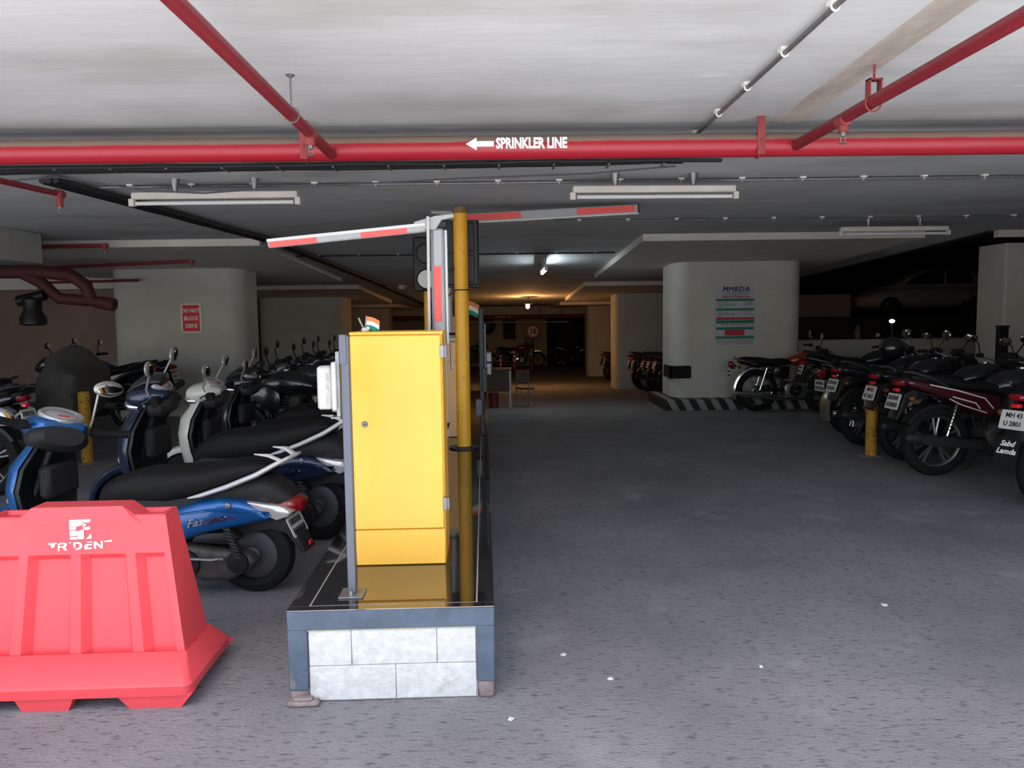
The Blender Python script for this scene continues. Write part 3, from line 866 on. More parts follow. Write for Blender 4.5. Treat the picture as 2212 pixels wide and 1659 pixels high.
part('edge_profile', MB().cbox((-.258, 3.79, 1.32), (-.247, 3.83, 1.86), .003), boom_edge, ba)
arm((-.345, 3.80, 1.871), (-1.096, 3.80, 1.803), .0195, .018, ((.09, .31, .0145), (.52, .745, .0145)), ba)
part('hinge_plate', MB().pillow([(-.40, 1.862), (-.40, 1.898), (-.30, 1.925), (-.215, 1.934), (-.21, 1.918), (-.27, 1.905), (-.30, 1.86)], 3.78, 3.80, .003, 1), boom_m, ba)
part('hinge_block', MB().cbox((-.312, 3.795, 1.868), (-.247, 3.845, 1.905), .006), black_plastic, ba)
part('link_rod', MB().tube([(-.338, 3.77, 1.385), (-.333, 3.77, 1.92)], .0075, 8), white_plastic, ba)
part('drive_shaft', MB().tube([(-.28, 3.735, .92), (-.28, 3.86, .92)], .025, 12), dark_steel, ba)
part('counter_rod', MB().tube([(-.240, 3.81, 1.32), (-.236, 3.81, 1.19)], .006, 8), steel, ba)

bb = thing('folding_boom', 'raised grey folding barrier arm with red tape reaching right behind the yellow pole', 'barrier arm', (0, 0, 0))
part('upright_arm', MB().rings([[(-.52, 7.45, .9), (-.45, 7.45, .9), (-.45, 7.52, .9), (-.52, 7.52, .9)], [(-.515, 7.45, 1.6), (-.45, 7.45, 1.6), (-.45, 7.52, 1.6), (-.515, 7.52, 1.6)], [(-.495, 7.45, 2.28), (-.465, 7.45, 2.28), (-.465, 7.52, 2.28), (-.495, 7.52, 2.28)]]), boom_m, bb)
part('red_tape', MB().box((-.515, 7.446, 1.42), (-.495, 7.45, 1.62)), tape_red, bb, smooth=False)
arm((-.42, 7.15, 2.312), (1.250, 7.15, 2.386), .044, .03, ((.13, .62, .028), (1.12, 1.64, .028)), bb)
part('hinge_plate', MB().pillow([(-.60, 2.385), (-.60, 2.36), (-.50, 2.352), (-.42, 2.30), (-.42, 2.24), (-.33, 2.24), (-.30, 2.36), (-.45, 2.385)], 7.10, 7.13, .003, 1), boom_m, bb)
part('link_rod', MB().tube([(-.47, 7.40, 1.3), (-.485, 7.40, 2.30)], .014, 8), white_plastic, bb)

# second cabinet, tall cream cabinet, papers
x_, y_, _ = isl(-.005, 4.19)
cb2 = thing('barrier_cabinet', 'tan orange barrier cabinet in shade behind the yellow pole', 'cabinet', (x_, y_, IH), IR)
part('body', MB().cbox((-.21, 0, 0), (.21, .36, .86), .008), tan_m, cb2)
part('upper_panel', MB().cbox((-.205, -.008, .69), (.205, .004, .852), .004), tan_m, cb2)
part('door', MB().cbox((-.205, -.008, .004), (.205, .004, .684), .004), tan_m, cb2)
pk = thing('paper_bundle', 'crumpled white papers left on top of the tan cabinet', 'papers', (x_ + .05, y_ + .10, IH + .86))
part('sheets', MB().loft([(-.13, 0, .02, .08), (-.08, 0, .045, .10), (.0, 0, .038, .10), (.07, 0, .05, .09), (.13, 0, .015, .07)], 10), litter_m, pk)
part('black_strap', MB().tube([(-.12, -.09, .02), (-.05, -.1, .075), (.05, -.1, .07), (.12, -.08, .085)], .012, 6), black_rubber, pk)
x_, y_, _ = isl(.0, 6.2)
cb3 = thing('ticket_cabinet', 'tall cream ticket cabinet at the back of the island behind the flags', 'cabinet', (x_, y_, IH), IR)
part('body', MB().cbox((-.17, 0, 0), (.14, .3, 1.09), .01), cream_m, cb3)
part('face_panel', MB().cbox((-.15, -.01, .5), (.12, .004, 1.05), .006), cream_m, cb3)

def flag(name_label, loc, s_, lean, side=1, bundle=False):
    t = thing('small_flag', name_label, 'flag', loc, 0)
    part('stick', MB().tube([(0, 0, 0), (lean * s_, 0, 1.1 * s_)], .035 * s_ + .0005, 6), steel, t)
    for k, m_ in enumerate((saffron, flag_white, flag_green)):
        b = MB(); fr = []
        for i in range(8):
            u = i / 7
            zz = 1.05 * s_ - k * .29 * s_ - u * u * .34 * s_
            xx = lean * s_ * (1 - .26 * k) * .95 + side * u * .95 * s_
            yy = .07 * s_ * math.sin(u * 5 + k * .5)
            fr.append((xx, yy, zz))
        n = len(fr)
        vs = [(x, y - .004 * s_, z) for x, y, z in fr] + [(x - .03 * s_, y - .004 * s_, z - .30 * s_) for x, y, z in fr]
        vs += [(x, y + .004 * s_, z) for x, y, z in vs[:n]] + [(x, y + .008 * s_, z) for x, y, z in vs[n:2 * n]]
        fs = []
        for i in range(n - 1):
            fs += [(i, i + 1, n + i + 1, n + i), (2 * n + i, 3 * n + i, 3 * n + i + 1, 2 * n + i + 1), (i, 2 * n + i, 2 * n + i + 1, i + 1), (n + i, n + i + 1, 3 * n + i + 1, 3 * n + i)]
        fs += [(0, n, 3 * n, 2 * n), (n - 1, 3 * n - 1, 4 * n - 1, 2 * n - 1)]
        part(('saffron_band', 'white_band', 'green_band')[k], b.add(vs, fs), m_, t)
    if bundle:
        part('tied_bundle', MB().ell((0, 0, .12 * s_), (.28 * s_, .2 * s_, .16 * s_), 10, 6).ell((.2 * s_, 0, .2 * s_), (.14 * s_, .12 * s_, .16 * s_), 8, 5), litter_m, t)
        part('spare_stick', MB().tube([(-.05 * s_, 0, .1 * s_), (-.45 * s_, .1 * s_, .95 * s_)], .075 * s_, 8), steel, t)
    return t
fx_, fy_, _ = isl(-.155, .60)
flag('small tricolour flag tied on top of the bright yellow cabinet', (fx_, fy_, IH + 1.027), .062, .12, 1, True)
fx_, fy_, _ = isl(-.05, 6.28)
flag('small tricolour flag half hidden left of the yellow pole', (fx_ + .02, fy_, IH + 1.09), .17, .1, -1)
fx_, fy_, _ = isl(.10, 6.28)
flag('small tricolour flag drooping just right of the yellow pole', (fx_ + .02, fy_, IH + 1.09), .17, .2, 1)

# yellow signal pole with the back of a signal head
yp_ = thing('signal_pole', 'tall yellow round pole rising from the island beside the cabinet', 'pole', (-.311, 6.465, IH))
part('tube', MB().tube([(0, 0, 0), (0, 0, 1.925)], .0575, 24), yellow_pole, yp_)
part('worn_cap', MB().lathe([(.0595, 1.915), (.0605, 1.93), (.0605, 1.955), (.056, 1.965)], 24), mat('worn_brown', (.20, .12, .045), .6, var=(40, .5)), yp_)
part('base_flange', MB().lathe([(.125, 0), (.125, .012), (.07, .018)], 28), dark_steel, yp_)
part('wire_tie', MB().torus(.060, .005, 22, 6, 'z', (0, 0, 1.30)), cable_m, yp_)
part('cable_loop', MB().tube([(-.055, -.03, 1.30), (-.13, -.03, 1.23), (-.18, -.03, 1.25), (-.20, -.03, 1.36), (-.15, -.03, 1.45), (-.05, -.02, 1.48)], .008, 6), cable_m, yp_)
sh = thing('traffic_signal', 'dark grey signal head seen from behind on the yellow pole', 'traffic signal', (-.305, 6.66, 1.97))
part('housing', MB().cbox((-.135, -.09, -.265), (.135, .09, .265), .012), dark_steel, sh)
for z in (-.27, 0, .26):
    part('rib', MB().cbox((-.14, -.098, z - .008), (.14, .09, z + .008), .003), dark_steel, sh)
part('rear_cover', MB().cbox((-.02, -.105, -.24), (.10, -.088, -.02), .006).cbox((-.02, -.105, .02), (.10, -.088, .24), .006), dark_steel, sh)
# second signal on a thinner yellow post, lenses to the viewer
yp2 = thing('signal_pole', 'thin yellow post carrying the two lens signal left of the arms', 'pole', (-.765, 8.36, IH))
part('tube', MB().tube([(0, 0, 0), (0, 0, 1.36)], .036, 16), yellow_pole, yp2)
part('base_flange', MB().lathe([(.09, 0), (.09, .012), (.05, .018)], 20), dark_steel, yp2)
s2 = thing('traffic_signal', 'dark two lens traffic signal with a white lower lens', 'traffic signal', (-.755, 8.33, 1.985))
part('housing', MB().cbox((-.14, -.06, -.27), (.14, .12, .29), .015), dark_steel, s2)
part('upper_lens', MB().lathe([(.098, -.058), (.096, -.072), (.07, -.085), (.02, -.09)], 28, 'y', c=(0, 0, .118)), mat('dark_lens', (.09, .09, .095), .35, bump=(260, .6)), s2, 'unlit dark grey lens')
part('lower_lens', MB().lathe([(.096, -.058), (.094, -.074), (.06, -.086), (.02, -.09)], 28, 'y', c=(0, 0, -.146)), stencil_m, s2, 'pale white lens')
part('lens_ring', MB().torus(.101, .010, 28, 6, 'y', (0, -.062, .118)), black_plastic, s2)
part('lens_ring', MB().torus(.101, .010, 28, 6, 'y', (0, -.062, -.146)), black_plastic, s2)
dp = thing('reader_post', 'dark metal post with small grey boxes on the right edge of the island', 'post', (-.172, 7.15, IH))
part('upright', MB().cbox((-.022, -.03, 0), (.022, .03, 1.16), .006), dark_steel, dp)
part('side_rail', MB().cbox((.024, -.02, .55), (.042, .02, 1.02), .003), grey_steel, dp)
part('keypad', MB().cbox((-.055, -.16, .20), (.0, -.04, .345), .006), grey_steel, dp)
part('bracket', MB().cbox((-.03, -.05, .24), (.01, .0, .31), .003).cbox((.0, -.04, .40), (.05, .03, .62), .005), dark_steel, dp)
ib = thing('foil_wrapped_box', 'small shiny wrapped box hanging beside the dark post', 'box', (-.11, 7.3, 1.02))
part('body', MB().cbox((-.03, -.03, -.12), (.03, .03, .10), .012), steel, ib)
part('tape', MB().cbox((-.032, -.032, -.02), (.032, .032, .02), .01), dark_steel, ib)

# guard's small desk with a bin, stool ---------------------------------------
zd = gz(13.75)
dk = thing('guard_desk', 'small brown guard desk in the shade beyond the island', 'desk', (-.08, 13.75, zd))
part('top', MB().cbox((-.27, -.25, .66), (.27, .25, .69), .006), wood_m, dk)
part('front_panel', MB().cbox((-.25, -.23, .29), (.25, -.21, .66), .004), wood_m, dk)
for x in (-.24, .24):
    for y in (-.22, .22):
        part('leg', MB().box((x - .017, y - .017, 0), (x + .017, y + .017, .66)), steel, dk, smooth=False)
part('foot_rail', MB().tube([(-.24, -.22, .29), (.24, -.22, .29)], .012, 6), steel, dk)
bn = thing('waste_bin', 'dull red waste bin standing under the brown desk', 'bin', (-.13, 13.6, zd))
part('bucket', MB().lathe([(.075, 0), (.095, .28), (.105, .29), (.09, .285), (.07, .02)], 18), bin_red, bn)
part('rim', MB().torus(.10, .008, 18, 5, 'z', (0, 0, .285)), bin_red, bn)
ch = thing('guard_chair', 'brown chair pulled up at the right end of the desk', 'chair', (.42, 13.75, zd), .3)
part('seat', MB().cbox((-.16, -.18, .40), (.16, .18, .44), .012), wood_m, ch)
part('backrest', MB().cbox((-.16, .15, .50), (.16, .18, .80), .01), wood_m, ch)
for x in (-.14, .14):
    for y in (-.16, .16):
        part('leg', MB().tube([(x, y, 0), (x, y, .41 if y < 0 else .8)], .014, 6), steel, ch)
ch.scale = (.8, .8, .8)

# ------------------------------------------------------------------ red water barrier
wb = thing('water_barrier', 'red plastic water filled barrier with worn white stencil lettering', 'barrier', (-1.665, 3.10, 0), math.radians(1.5))
LB, LT = .425, .342
def yf(z):  return -.135 + .075 * (z - .1) / .59
def lx(z):  return LB + (LT - LB) * (z - .1) / .59
zs = [.10, .118, .520, .545, .69]
rib = [-.212, 0, .222]
us = [-1]
base_x = [(-1, 0)]
cols = [('e', -1.0, 0), ('p', -.965, 0), ('r', -.95, 1)]
# columns: fraction of half length, recess at panel rows (0 = proud)
colx = [(-1, 0), (-.93, 0), (-.90, 1)]
for r_ in rib:
    u = r_ / .385
    colx += [(u - .105, 1), (u - .055, 0), (u + .045, 0), (u + .115, 1)]
colx += [(.90, 1), (.93, 0), (1, 0)]
bod = MB()
rowd = [0, 1, 1, 0, 0]
vs = []
for side in (-1, 1):
    for z, rd_ in zip(zs, rowd):
        for u, rc in colx:
            y = yf(z) * (1 if side < 0 else -1)
            y += (.034 * rd_ * rc) * (1 if side < 0 else -1)
            vs.append((u * lx(z), y, z))
nc = len(colx); nr = len(zs)
fs = []
for sd in range(2):
    o = sd * nc * nr
    for i in range(nr - 1):
        for j in range(nc - 1):
            fs.append((o + i * nc + j, o + i * nc + j + 1, o + (i + 1) * nc + j + 1, o + (i + 1) * nc + j))
for i in range(nr - 1):
    for j in (0, nc - 1):
        a, b_ = i * nc + j, (i + 1) * nc + j
        fs.append((a, b_, nc * nr + b_, nc * nr + a))
bod.add(vs, fs)
def ringz(z, lx_, ly, r=.03, n=4):
    out = []
    for cx_, cy_, a0 in ((lx_ - r, ly - r, 0), (-lx_ + r, ly - r, PI / 2), (-lx_ + r, -ly + r, PI), (lx_ - r, -ly + r, 1.5 * PI)):
        for k in range(n + 1):
            a = a0 + PI / 2 * k / n
            out.append((cx_ + r * math.cos(a), cy_ + r * math.sin(a), z))
    return out
# flange round the foot, then the top rim, channel and hump
bod.rings([[(x, y - .03, z) for x, y, z in ringz(.052, .478, .236)], [(x, y - .03, z) for x, y, z in ringz(.090, .483, .240)], [(x, y - .03, z) for x, y, z in ringz(.098, .477, .234)], ringz(.168, LB + .0, .134, .004), ringz(.10, .30, .10, .004)], True)
bod.rings([ringz(.678, LT - .004, .058, .004), ringz(.694, LT, .062, .006), ringz(.694, LT - .018, .048, .006), ringz(.672, LT - .024, .042, .006), ringz(.60, .2, .02, .004)], True)
part('shell', bod, barrier_m, wb, ang=25)
hump = MB()
hv = []
for y, sx, zt_ in ((-.066, 1.0, 0), (-.052, .94, 1), (.052, .94, 1), (.066, 1.0, 0)):
    if zt_:
        hv += [(-.245, y, .675), (-.185 * sx, y, .727), (.185 * sx, y, .727), (.245, y, .675)]
    else:
        hv += [(-.25, y, .66), (-.205, y, .695), (.205, y, .695), (.25, y, .66)]
hf = [(i * 4 + j, i * 4 + j + 1, i * 4 + j + 5, i * 4 + j + 4) for i in range(3) for j in range(3)]
hf += [(0, 4, 8, 12), (3, 15, 11, 7), (0, 1, 2, 3), (15, 14, 13, 12)]
part('top_hump', hump.add(hv, hf), barrier_m, wb, ang=20)
for c_, w0, w1 in ((-.40, .10, .125), (-.02 - .04, .085, .11), (.345, .095, .14)):
    for sy in (-1, 1):
        part('foot', MB().rings([[(c_ - w0 + .01, sy * .21, 0), (c_ + w0, sy * .21, 0), (c_ + w0, sy * .25, 0), (c_ - w0, sy * .25, 0)],
                  [(c_ - w1, sy * .205, .056), (c_ + w1, sy * .205, .056), (c_ + w1, sy * .259, .056), (c_ - w1, sy * .259, .056)]]), barrier_m, wb, ang=25)

# worn stencil, drawn as the paint patches that are left
XS = T((.018, yf(.634) - .0035, .634)) @ Matrix.Rotation(math.radians(-7.0), 4, 'X')
def patch(polys, name):
    b = MB()
    for pl in polys:
        b.pillow(pl, -.0012, .001, .0003, 1, XS)
    part(name, b, stencil_m, wb, smooth=False)
def P(*p): return [((x - 178) * .001735, (1148 - y) * .001735) for x, y in p]
# one stencil unit is about 1.7 mm on the plastic
logo = [P((153, 1122), (182, 1121), (183, 1129), (180, 1134), (170, 1137), (153, 1137)), P((183, 1121), (199, 1121), (200, 1124), (197, 1128), (184, 1128)),
        P((183, 1131), (189, 1131), (191, 1133), (187, 1137), (182, 1137)), P((153.5, 1138), (168, 1138), (169, 1141), (166, 1144), (153.5, 1144)),
        P((184, 1139), (198, 1137), (200, 1140), (198, 1144), (185, 1145)), P((154, 1145.5), (167, 1145.5), (170, 1147), (170, 1158), (154, 1158)),
        P((171, 1147), (183, 1144), (185, 1146), (186, 1163), (183, 1165), (171, 1165)), P((155, 1160), (170, 1160), (170, 1165.5), (155, 1165.5)),
        P((200, 1154), (202, 1156), (202, 1164), (190, 1165))]
patch(logo, 'logo_stencil')
ltr = [P((107, 1173), (125, 1171.5), (126, 1174), (122, 1176), (121, 1181), (114, 1184), (113, 1177), (107, 1176)),
       P((128, 1174), (132, 1174), (132, 1190), (128, 1190)), P((132, 1172.5), (143, 1172), (148, 1174), (148, 1180), (143, 1182.5), (132, 1183), (132, 1180), (142, 1179.5), (142, 1175.5), (132, 1176)),
       P((138, 1183), (144, 1182.5), (149, 1188), (144, 1190)), P((151, 1173.5), (157, 1170.5), (158, 1172), (154, 1174)),
       P((162, 1171.5), (167, 1171.5), (167, 1184), (162, 1184)), P((167, 1171.5), (175, 1171.5), (181, 1175), (182, 1182), (178, 1187), (170, 1189), (166, 1187), (173, 1184), (176, 1181), (176, 1177.5), (173, 1175), (167, 1175)),
       P((192, 1172), (203, 1170), (204, 1172.5), (193, 1174)), P((188, 1177), (203, 1176), (203, 1179.5), (194, 1180), (193, 1183.5), (203, 1184), (203, 1187.5), (187, 1188), (186, 1182)),
       P((207, 1171), (211, 1170), (223, 1181), (222, 1170), (227, 1170), (227, 1187), (223, 1187), (212, 1177), (213, 1187), (207, 1187)),
       P((229, 1170.5), (246, 1168), (248, 1170), (246, 1172), (230, 1173))]
patch(ltr, 'lettering')

# ------------------------------------------------------------------ two-wheelers
# local frame: +x towards the front, origin on the ground under the rear axle
def mir(b, f):
    """call f for the left (+1) and right (-1) side on one builder"""
    for s_ in (1, -1):
        f(b, s_)
    return b
def wheel(t, name, x, R, wd, rimR, tyre_name, kind, X=None):
    ty = MB().lathe([(rimR, -wd * .40), (R - wd * .45, -wd * .5), (R - wd * .12, -wd * .36), (R, -wd * .12), (R, wd * .12), (R - wd * .12, wd * .36), (R - wd * .45, wd * .5), (rimR, wd * .40)], 40, 'y', X=X, c=(x, 0, R), hollow=True)
    o = part(tyre_name, ty, black_rubber, t)
    b = MB()
    b.torus(rimR, wd * .20, 36, 8, 'y', (x, 0, R), X)
    if kind == 'disc':
        b.lathe([(rimR, -wd * .2), (rimR * .6, -wd * .34), (rimR * .25, -wd * .2), (rimR * .25, wd * .2), (rimR * .6, wd * .34), (rimR, wd * .2)], 30, 'y', X=X, c=(x, 0, R))
    elif kind == 'cast':
        for k in range(5):
            a = 2 * PI * k / 5 + .3
            for da in (-.13, .13):
                b.tube([(x + .04 * math.cos(a), 0, R + .04 * math.sin(a)), (x + rimR * math.cos(a + da), 0, R + rimR * math.sin(a + da))], .011, 6, X=X)
    else:
        for k in range(28):
            a = 2 * PI * k / 28
            sy = .02 if k % 2 else -.02
            b.tube([(x + .03 * math.cos(a + 1), sy, R + .03 * math.sin(a + 1)), (x + rimR * math.cos(a), 0, R + rimR * math.sin(a))], .0022, 4, X=X)
    b.lathe([(.02, -wd * .75), (.045, -wd * .5), (.05, 0), (.045, wd * .5), (.02, wd * .75)], 16, 'y', X=X, c=(x, 0, R))
    part('rim', b, chrome if kind == 'wire' else (alloy if kind == 'cast' else MATS['grey_alloy']), o)
    return o
def fender(b, x, R, r, w_, a0, a1, X=None, th=.006, n=16):
    """curved mudguard round an axle at (x, R), radius r, angles from the forward axis"""
    prof = [(-1, -.30), (-.92, -.06), (-.6, .0), (0, .018), (.6, .0), (.92, -.06), (1, -.30)]
    rs = []
    for i in range(n + 1):
        a = a0 + (a1 - a0) * i / n
        out = []
        for sgn_ in (0, 1):
            seq = prof if sgn_ == 0 else prof[::-1]
            for u, dr in seq:
                rr = r + dr * .12 * 1.0 - (th if sgn_ else 0)
                out.append((x + rr * math.cos(a), u * w_ * (1 if not sgn_ else .96), R + rr * math.sin(a)))
        rs.append(out)
    return b.rings(rs, True, False, X)
def plate(t, X, lines, w_=.20, h_=.12, red=False):
    o = part('number_plate', MB().pillow(rrect(w_, h_, .012), -.002, .003, .001, 1, X), plate_m, t, 'white number plate')
    if not lines:                                  # too far off to read: rows of dark marks
        b = MB(); rr = random.Random(len(bpy.data.objects))
        for k in range(2):
            x = -w_ * .40
            while x < w_ * .36:
                d = rr.uniform(.010, .020)
                b.box((x, -.0034, h_ * (.22 - .44 * k) - h_ * .14), (x + d, -.0015, h_ * (.22 - .44 * k) + h_ * .14), X); x += d + .009
        part('plate_marks', b, black_text, o, smooth=False)
        return o
    for k, s_ in enumerate(lines):
        text(s_, h_ * .36, black_text, o, X @ fx(0, -.0026, h_ * (.22 - .44 * k)) if len(lines) > 1 else X @ fx(0, -.0026, 0), xs=.9, bold=.001)
    return o

def scooter(label, loc, heading, paint, steer=0, rail_m=white_rail, group='parked scooters', tail_emblem=True, word='Fascino', windscreen=False, shield_m=black_plastic, mirror_shift=((0, 0), (0, 0)), scale=(1, 1, 1)):
    t = thing('scooter', label, 'scooter', loc, heading, group)
    t.scale = scale
    R = .212
    wheel(t, 'rear', 0, R, .10, .135, 'rear_tyre', 'disc')
    # rear body panels
    out = [(.66, .40), (.50, .452), (.354, .482), (.223, .528), (.104, .548), (.0, .538), (-.085, .512), (-.155, .476), (-.205, .437), (-.15, .430), (.017, .394), (.183, .358), (.327, .306), (.46, .25), (.62, .22), (.70, .27)]
    for s_ in (1, -1):
        b = MB().pillow(out, .075, .172, .045, 4)
        if s_ < 0:
            b.v = [(x, -y, z) for x, y, z in b.v]
        # tuck the tail and the nose inwards so the panel bulges in the middle
        b.v = [(x, y * (1 - .30 * max(0, (-x + .05) / .26) ** 1.4 - .25 * max(0, (x - .42) / .28) ** 1.5), z) for x, y, z in b.v]
        p_ = part('side_panel', b, paint, t)
        ridge = [(.52, s_ * .158, .415), (.32, s_ * .174, .463), (.16, s_ * .177, .487), (.02, s_ * .172, .487), (-.08, s_ * .150, .478), (-.14, s_ * .128, .462)]
        part('crease', MB().tube(ridge, [.003, .006, .007, .007, .006, .003], 6), paint, p_)
        if tail_emblem:
            Xe = T((.175, s_ * .1765, .43)) @ (Matrix.Rotation(PI, 4, 'Z') if s_ > 0 else Matrix()) @ FRONT @ Matrix.Rotation(.20 * 1, 4, 'Z')
            text(word, .055, chrome, p_, Xe, shear=.45, xs=1.25, bold=.0006, extrude=.002)
            part('badge', MB().box((.02, s_ * .172, .452), (.075, s_ * .1745, .456)).box((.02, s_ * .172, .444), (.075, s_ * .1745, .448)), chrome, p_, smooth=False)
        part('seat_lock', MB().lathe([(.016, .158), (.016, .176), (.010, .180)], 18, 'y', X=Matrix.Diagonal((1, s_, 1, 1)), c=(.055, 0, .512)), steel, p_)
    part('inner_body', MB().pillow([(.74, .26), (.80, .36), (.79, .50), (.70, .54), (.36, .56), (.2, .60), (-.05, .62), (-.14, .55), (-.15, .46), (.0, .42), (.2, .38), (.40, .28), (.55, .22)], -.118, .118, .03, 3), tough_plastic, t)
    part('tail_cover', MB().loft([(.14, .50, .60, .135, 3), (.02, .50, .645, .135, 3), (-.10, .485, .655, .12, 3), (-.19, .47, .60, .10, 3), (-.235, .485, .55, .075, 3)], 18), tough_plastic, t)
    tl = part('tail_light', MB().loft([(-.12, .490, .530, .110, 3), (-.18, .47, .535, .100, 3), (-.235, .45, .54, .088, 3), (-.272, .455, .525, .06, 3), (-.283, .47, .51, .03, 3)], 18), red_lens, t)
    for s_ in (1, -1):
        b = MB().pillow([(-.030, .528), (-.10, .518), (-.19, .502), (-.255, .470), (-.225, .440), (-.170, .424), (-.10, .466)], .09, .158, .012, 2)
        b.v = [(x, s_ * y * (1 - .34 * max(0, (-x) / .26) ** 1.3), z) for x, y, z in b.v]
        part('indicator', b, clear_lens, t, 'clear rear indicator lens')
    # seat and grab rail
    part('seat', MB().loft([(.80, .47, .545, .075, 2.6), (.765, .48, .60, .105, 2.8), (.68, .485, .65, .125, 3), (.55, .49, .685, .135, 3), (.40, .495, .695, .145, 3), (.25, .54, .70, .155, 3.2), (.12, .585, .72, .155, 3.2), (.0, .63, .738, .145, 3.2), (-.09, .655, .735, .115, 3), (-.125, .665, .715, .08, 2.6)], 22), seat_m, t)
    gr_ = MB()
    def one(b, s_):
        b.tube([(.27, s_ * .148, .545), (.197, s_ * .160, .563), (.06, s_ * .162, .610), (-.089, s_ * .150, .672), (-.165, s_ * .125, .716), (-.215, s_ * .08, .742), (-.228, 0, .748)], [.010, .024, .027, .027, .025, .023, .021], 10, flat=.5)
        b.tube([(-.20, s_ * .09, .735), (-.14, s_ * .115, .768), (-.07, s_ * .118, .775)], [.020, .020, .007], 8, flat=.5)
    part('grab_rail', mir(gr_, one), rail_m, t)
    # floorboard, apron and leg shield
    part('floorboard', MB().cbox((.74, -.16, .235), (1.10, .16, .285), .02).cbox((.70, -.12, .20), (1.06, .12, .24), .02), tough_plastic, t)
    secs = [(.24, 1.10, .10), (.34, 1.12, .165), (.46, 1.14, .205), (.58, 1.15, .222), (.70, 1.13, .20), (.80, 1.10, .13), (.86, 1.08, .08)]
    def shield(off, bul, grow):
        rs = []
        for z, x, hw in secs:
            hw += grow
            o = [(x + off + bul * (1 - (u * u)) ** .8 * (1 if .3 < z < .8 else .6), u * hw, z) for u in [k / 5 for k in range(-5, 6)]]
            i_ = [(p[0] - .02, p[1], p[2]) for p in o[::-1]]
            rs.append(o + i_)
        return MB().rings(rs)
    part('front_apron', shield(.03, .13, 0), paint, t)
    part('leg_shield', shield(-.005, .06, .006), shield_m, t)
    part('apron_badge', MB().pillow([(1.20, .62), (1.255, .60), (1.262, .50), (1.25, .50)], -.03, .03, .004, 1), chrome, t)
    for s_ in (1, -1):
        b = MB().pillow([(1.20, .66), (1.245, .60), (1.262, .51), (1.225, .46), (1.20, .50), (1.195, .58)], s_ * .085 - .03, s_ * .085 + .03, .012, 2)
        b.v = [(x - abs(y) * .25 + .035, y * 1.25, z) for x, y, z in b.v]
        part('turn_signal', b, clear_lens, t)
    part('storage_pocket', MB().cbox((1.03, -.13, .52), (1.10, .13, .70), .02), tough_plastic, t)
    # steering group
    S = T((1.20, 0, .60)) @ Matrix.Rotation(steer, 4, Vector((-.42, 0, .9)).normalized()) @ T((-1.20, 0, -.60))
    wheel(t, 'front', 1.27, .215, .09, .135, 'front_tyre', 'disc', S)
    part('front_fender', fender(MB(), 1.27, .215, .262, .065, -.25, 2.6, S, n=18), paint, t)
    part('fork', MB().tube([(1.27, .06, .215), (1.22, .06, .40), (1.20, 0, .46), (1.07, 0, .84)], .02, 8, X=S).tube([(1.27, -.06, .215), (1.22, -.06, .40), (1.20, 0, .46)], .018, 8, X=S), dark_steel, t)
    part('headset', MB().loft([(.965, .875, .93, .10, 2.6), (1.0, .845, .955, .135, 2.6), (1.06, .82, .972, .15, 2.6), (1.13, .815, .965, .14, 2.5), (1.19, .82, .95, .115, 2.4), (1.225, .84, .925, .08, 2.2)], 22, S), paint, t)
    part('headlight', MB().loft([(1.15, .80, .875, .115, 2.4), (1.20, .795, .88, .105, 2.4), (1.238, .815, .875, .075, 2.2), (1.25, .835, .86, .03, 2)], 20, S), chrome, t)
    D = S @ T((1.025, 0, .962)) @ Matrix.Rotation(math.radians(-32), 4, 'Y')
    cl = part('instrument_ring', MB().lathe([(.06, -.05), (.098, -.03), (.105, .0), (.096, .012), (.080, .008), (.078, .0)], 30, X=D @ Matrix.Diagonal((.72, 1.12, 1, 1))), silver_plastic, t)
    part('dial', MB().lathe([(.079, .0), (.06, .010), (.02, .014)], 26, X=D @ Matrix.Diagonal((.72, 1.12, 1, 1))), dial_m, cl)
    part('warning_mark', MB().box((-.03, -.03, .0125), (-.022, .03, .0155), D), bright_red, cl, smooth=False)
    part('rear_cowl', MB().loft([(.945, .80, .90, .10, 2.6), (1.0, .77, .90, .15, 2.6), (1.08, .76, .89, .14, 2.6), (1.12, .77, .86, .08, 2.4)], 18, S), tough_plastic, t)
    hb = MB()
    for s_ in (1, -1):
        gp = MB(); lv = MB()
        hb.tube([(1.03, 0, .88), (1.03, s_ * .16, .885), (.985, s_ * .33, .90)], .014, 8, X=S)
        gp.tube([(1.005, s_ * .21, .89), (.985, s_ * .335, .90), (.982, s_ * .352, .901)], [.021, .021, .024], 10, X=S)
        gp.cbox((.985, s_ * .19 - .03, .865), (1.05, s_ * .19 + .03, .915), .012, S)
        lv.tube([(1.05, s_ * .19, .895), (1.075, s_ * .26, .89), (1.045, s_ * .34, .89)], .006, 6, X=S)
        part('grip', gp, black_rubber, t)
        part('brake_lever', lv, alloy, t)
    part('handlebar', hb, dark_steel, t)
    for s_, (my, mz) in zip((1, -1), mirror_shift):
        m_ = part('mirror', MB().tube([(1.06, s_ * .17, .92), (1.07, s_ * .18, .955), (1.02, s_ * (.255 + my), 1.065 + mz)], .0065, 8, X=S).ell((0, 0, 0), (.018, .082, .047), 18, 8, S @ T((1.01, s_ * (.300 + my), 1.095 + mz)) @ Matrix.Rotation(math.radians(8) * s_, 4, 'X')), silver_plastic, t)
        part('mirror_glass', MB().ell((0, 0, 0), (.004, .072, .039), 18, 6, S @ T((.993, s_ * (.300 + my), 1.095 + mz)) @ Matrix.Rotation(math.radians(8) * s_, 4, 'X')), mirror_m, m_)
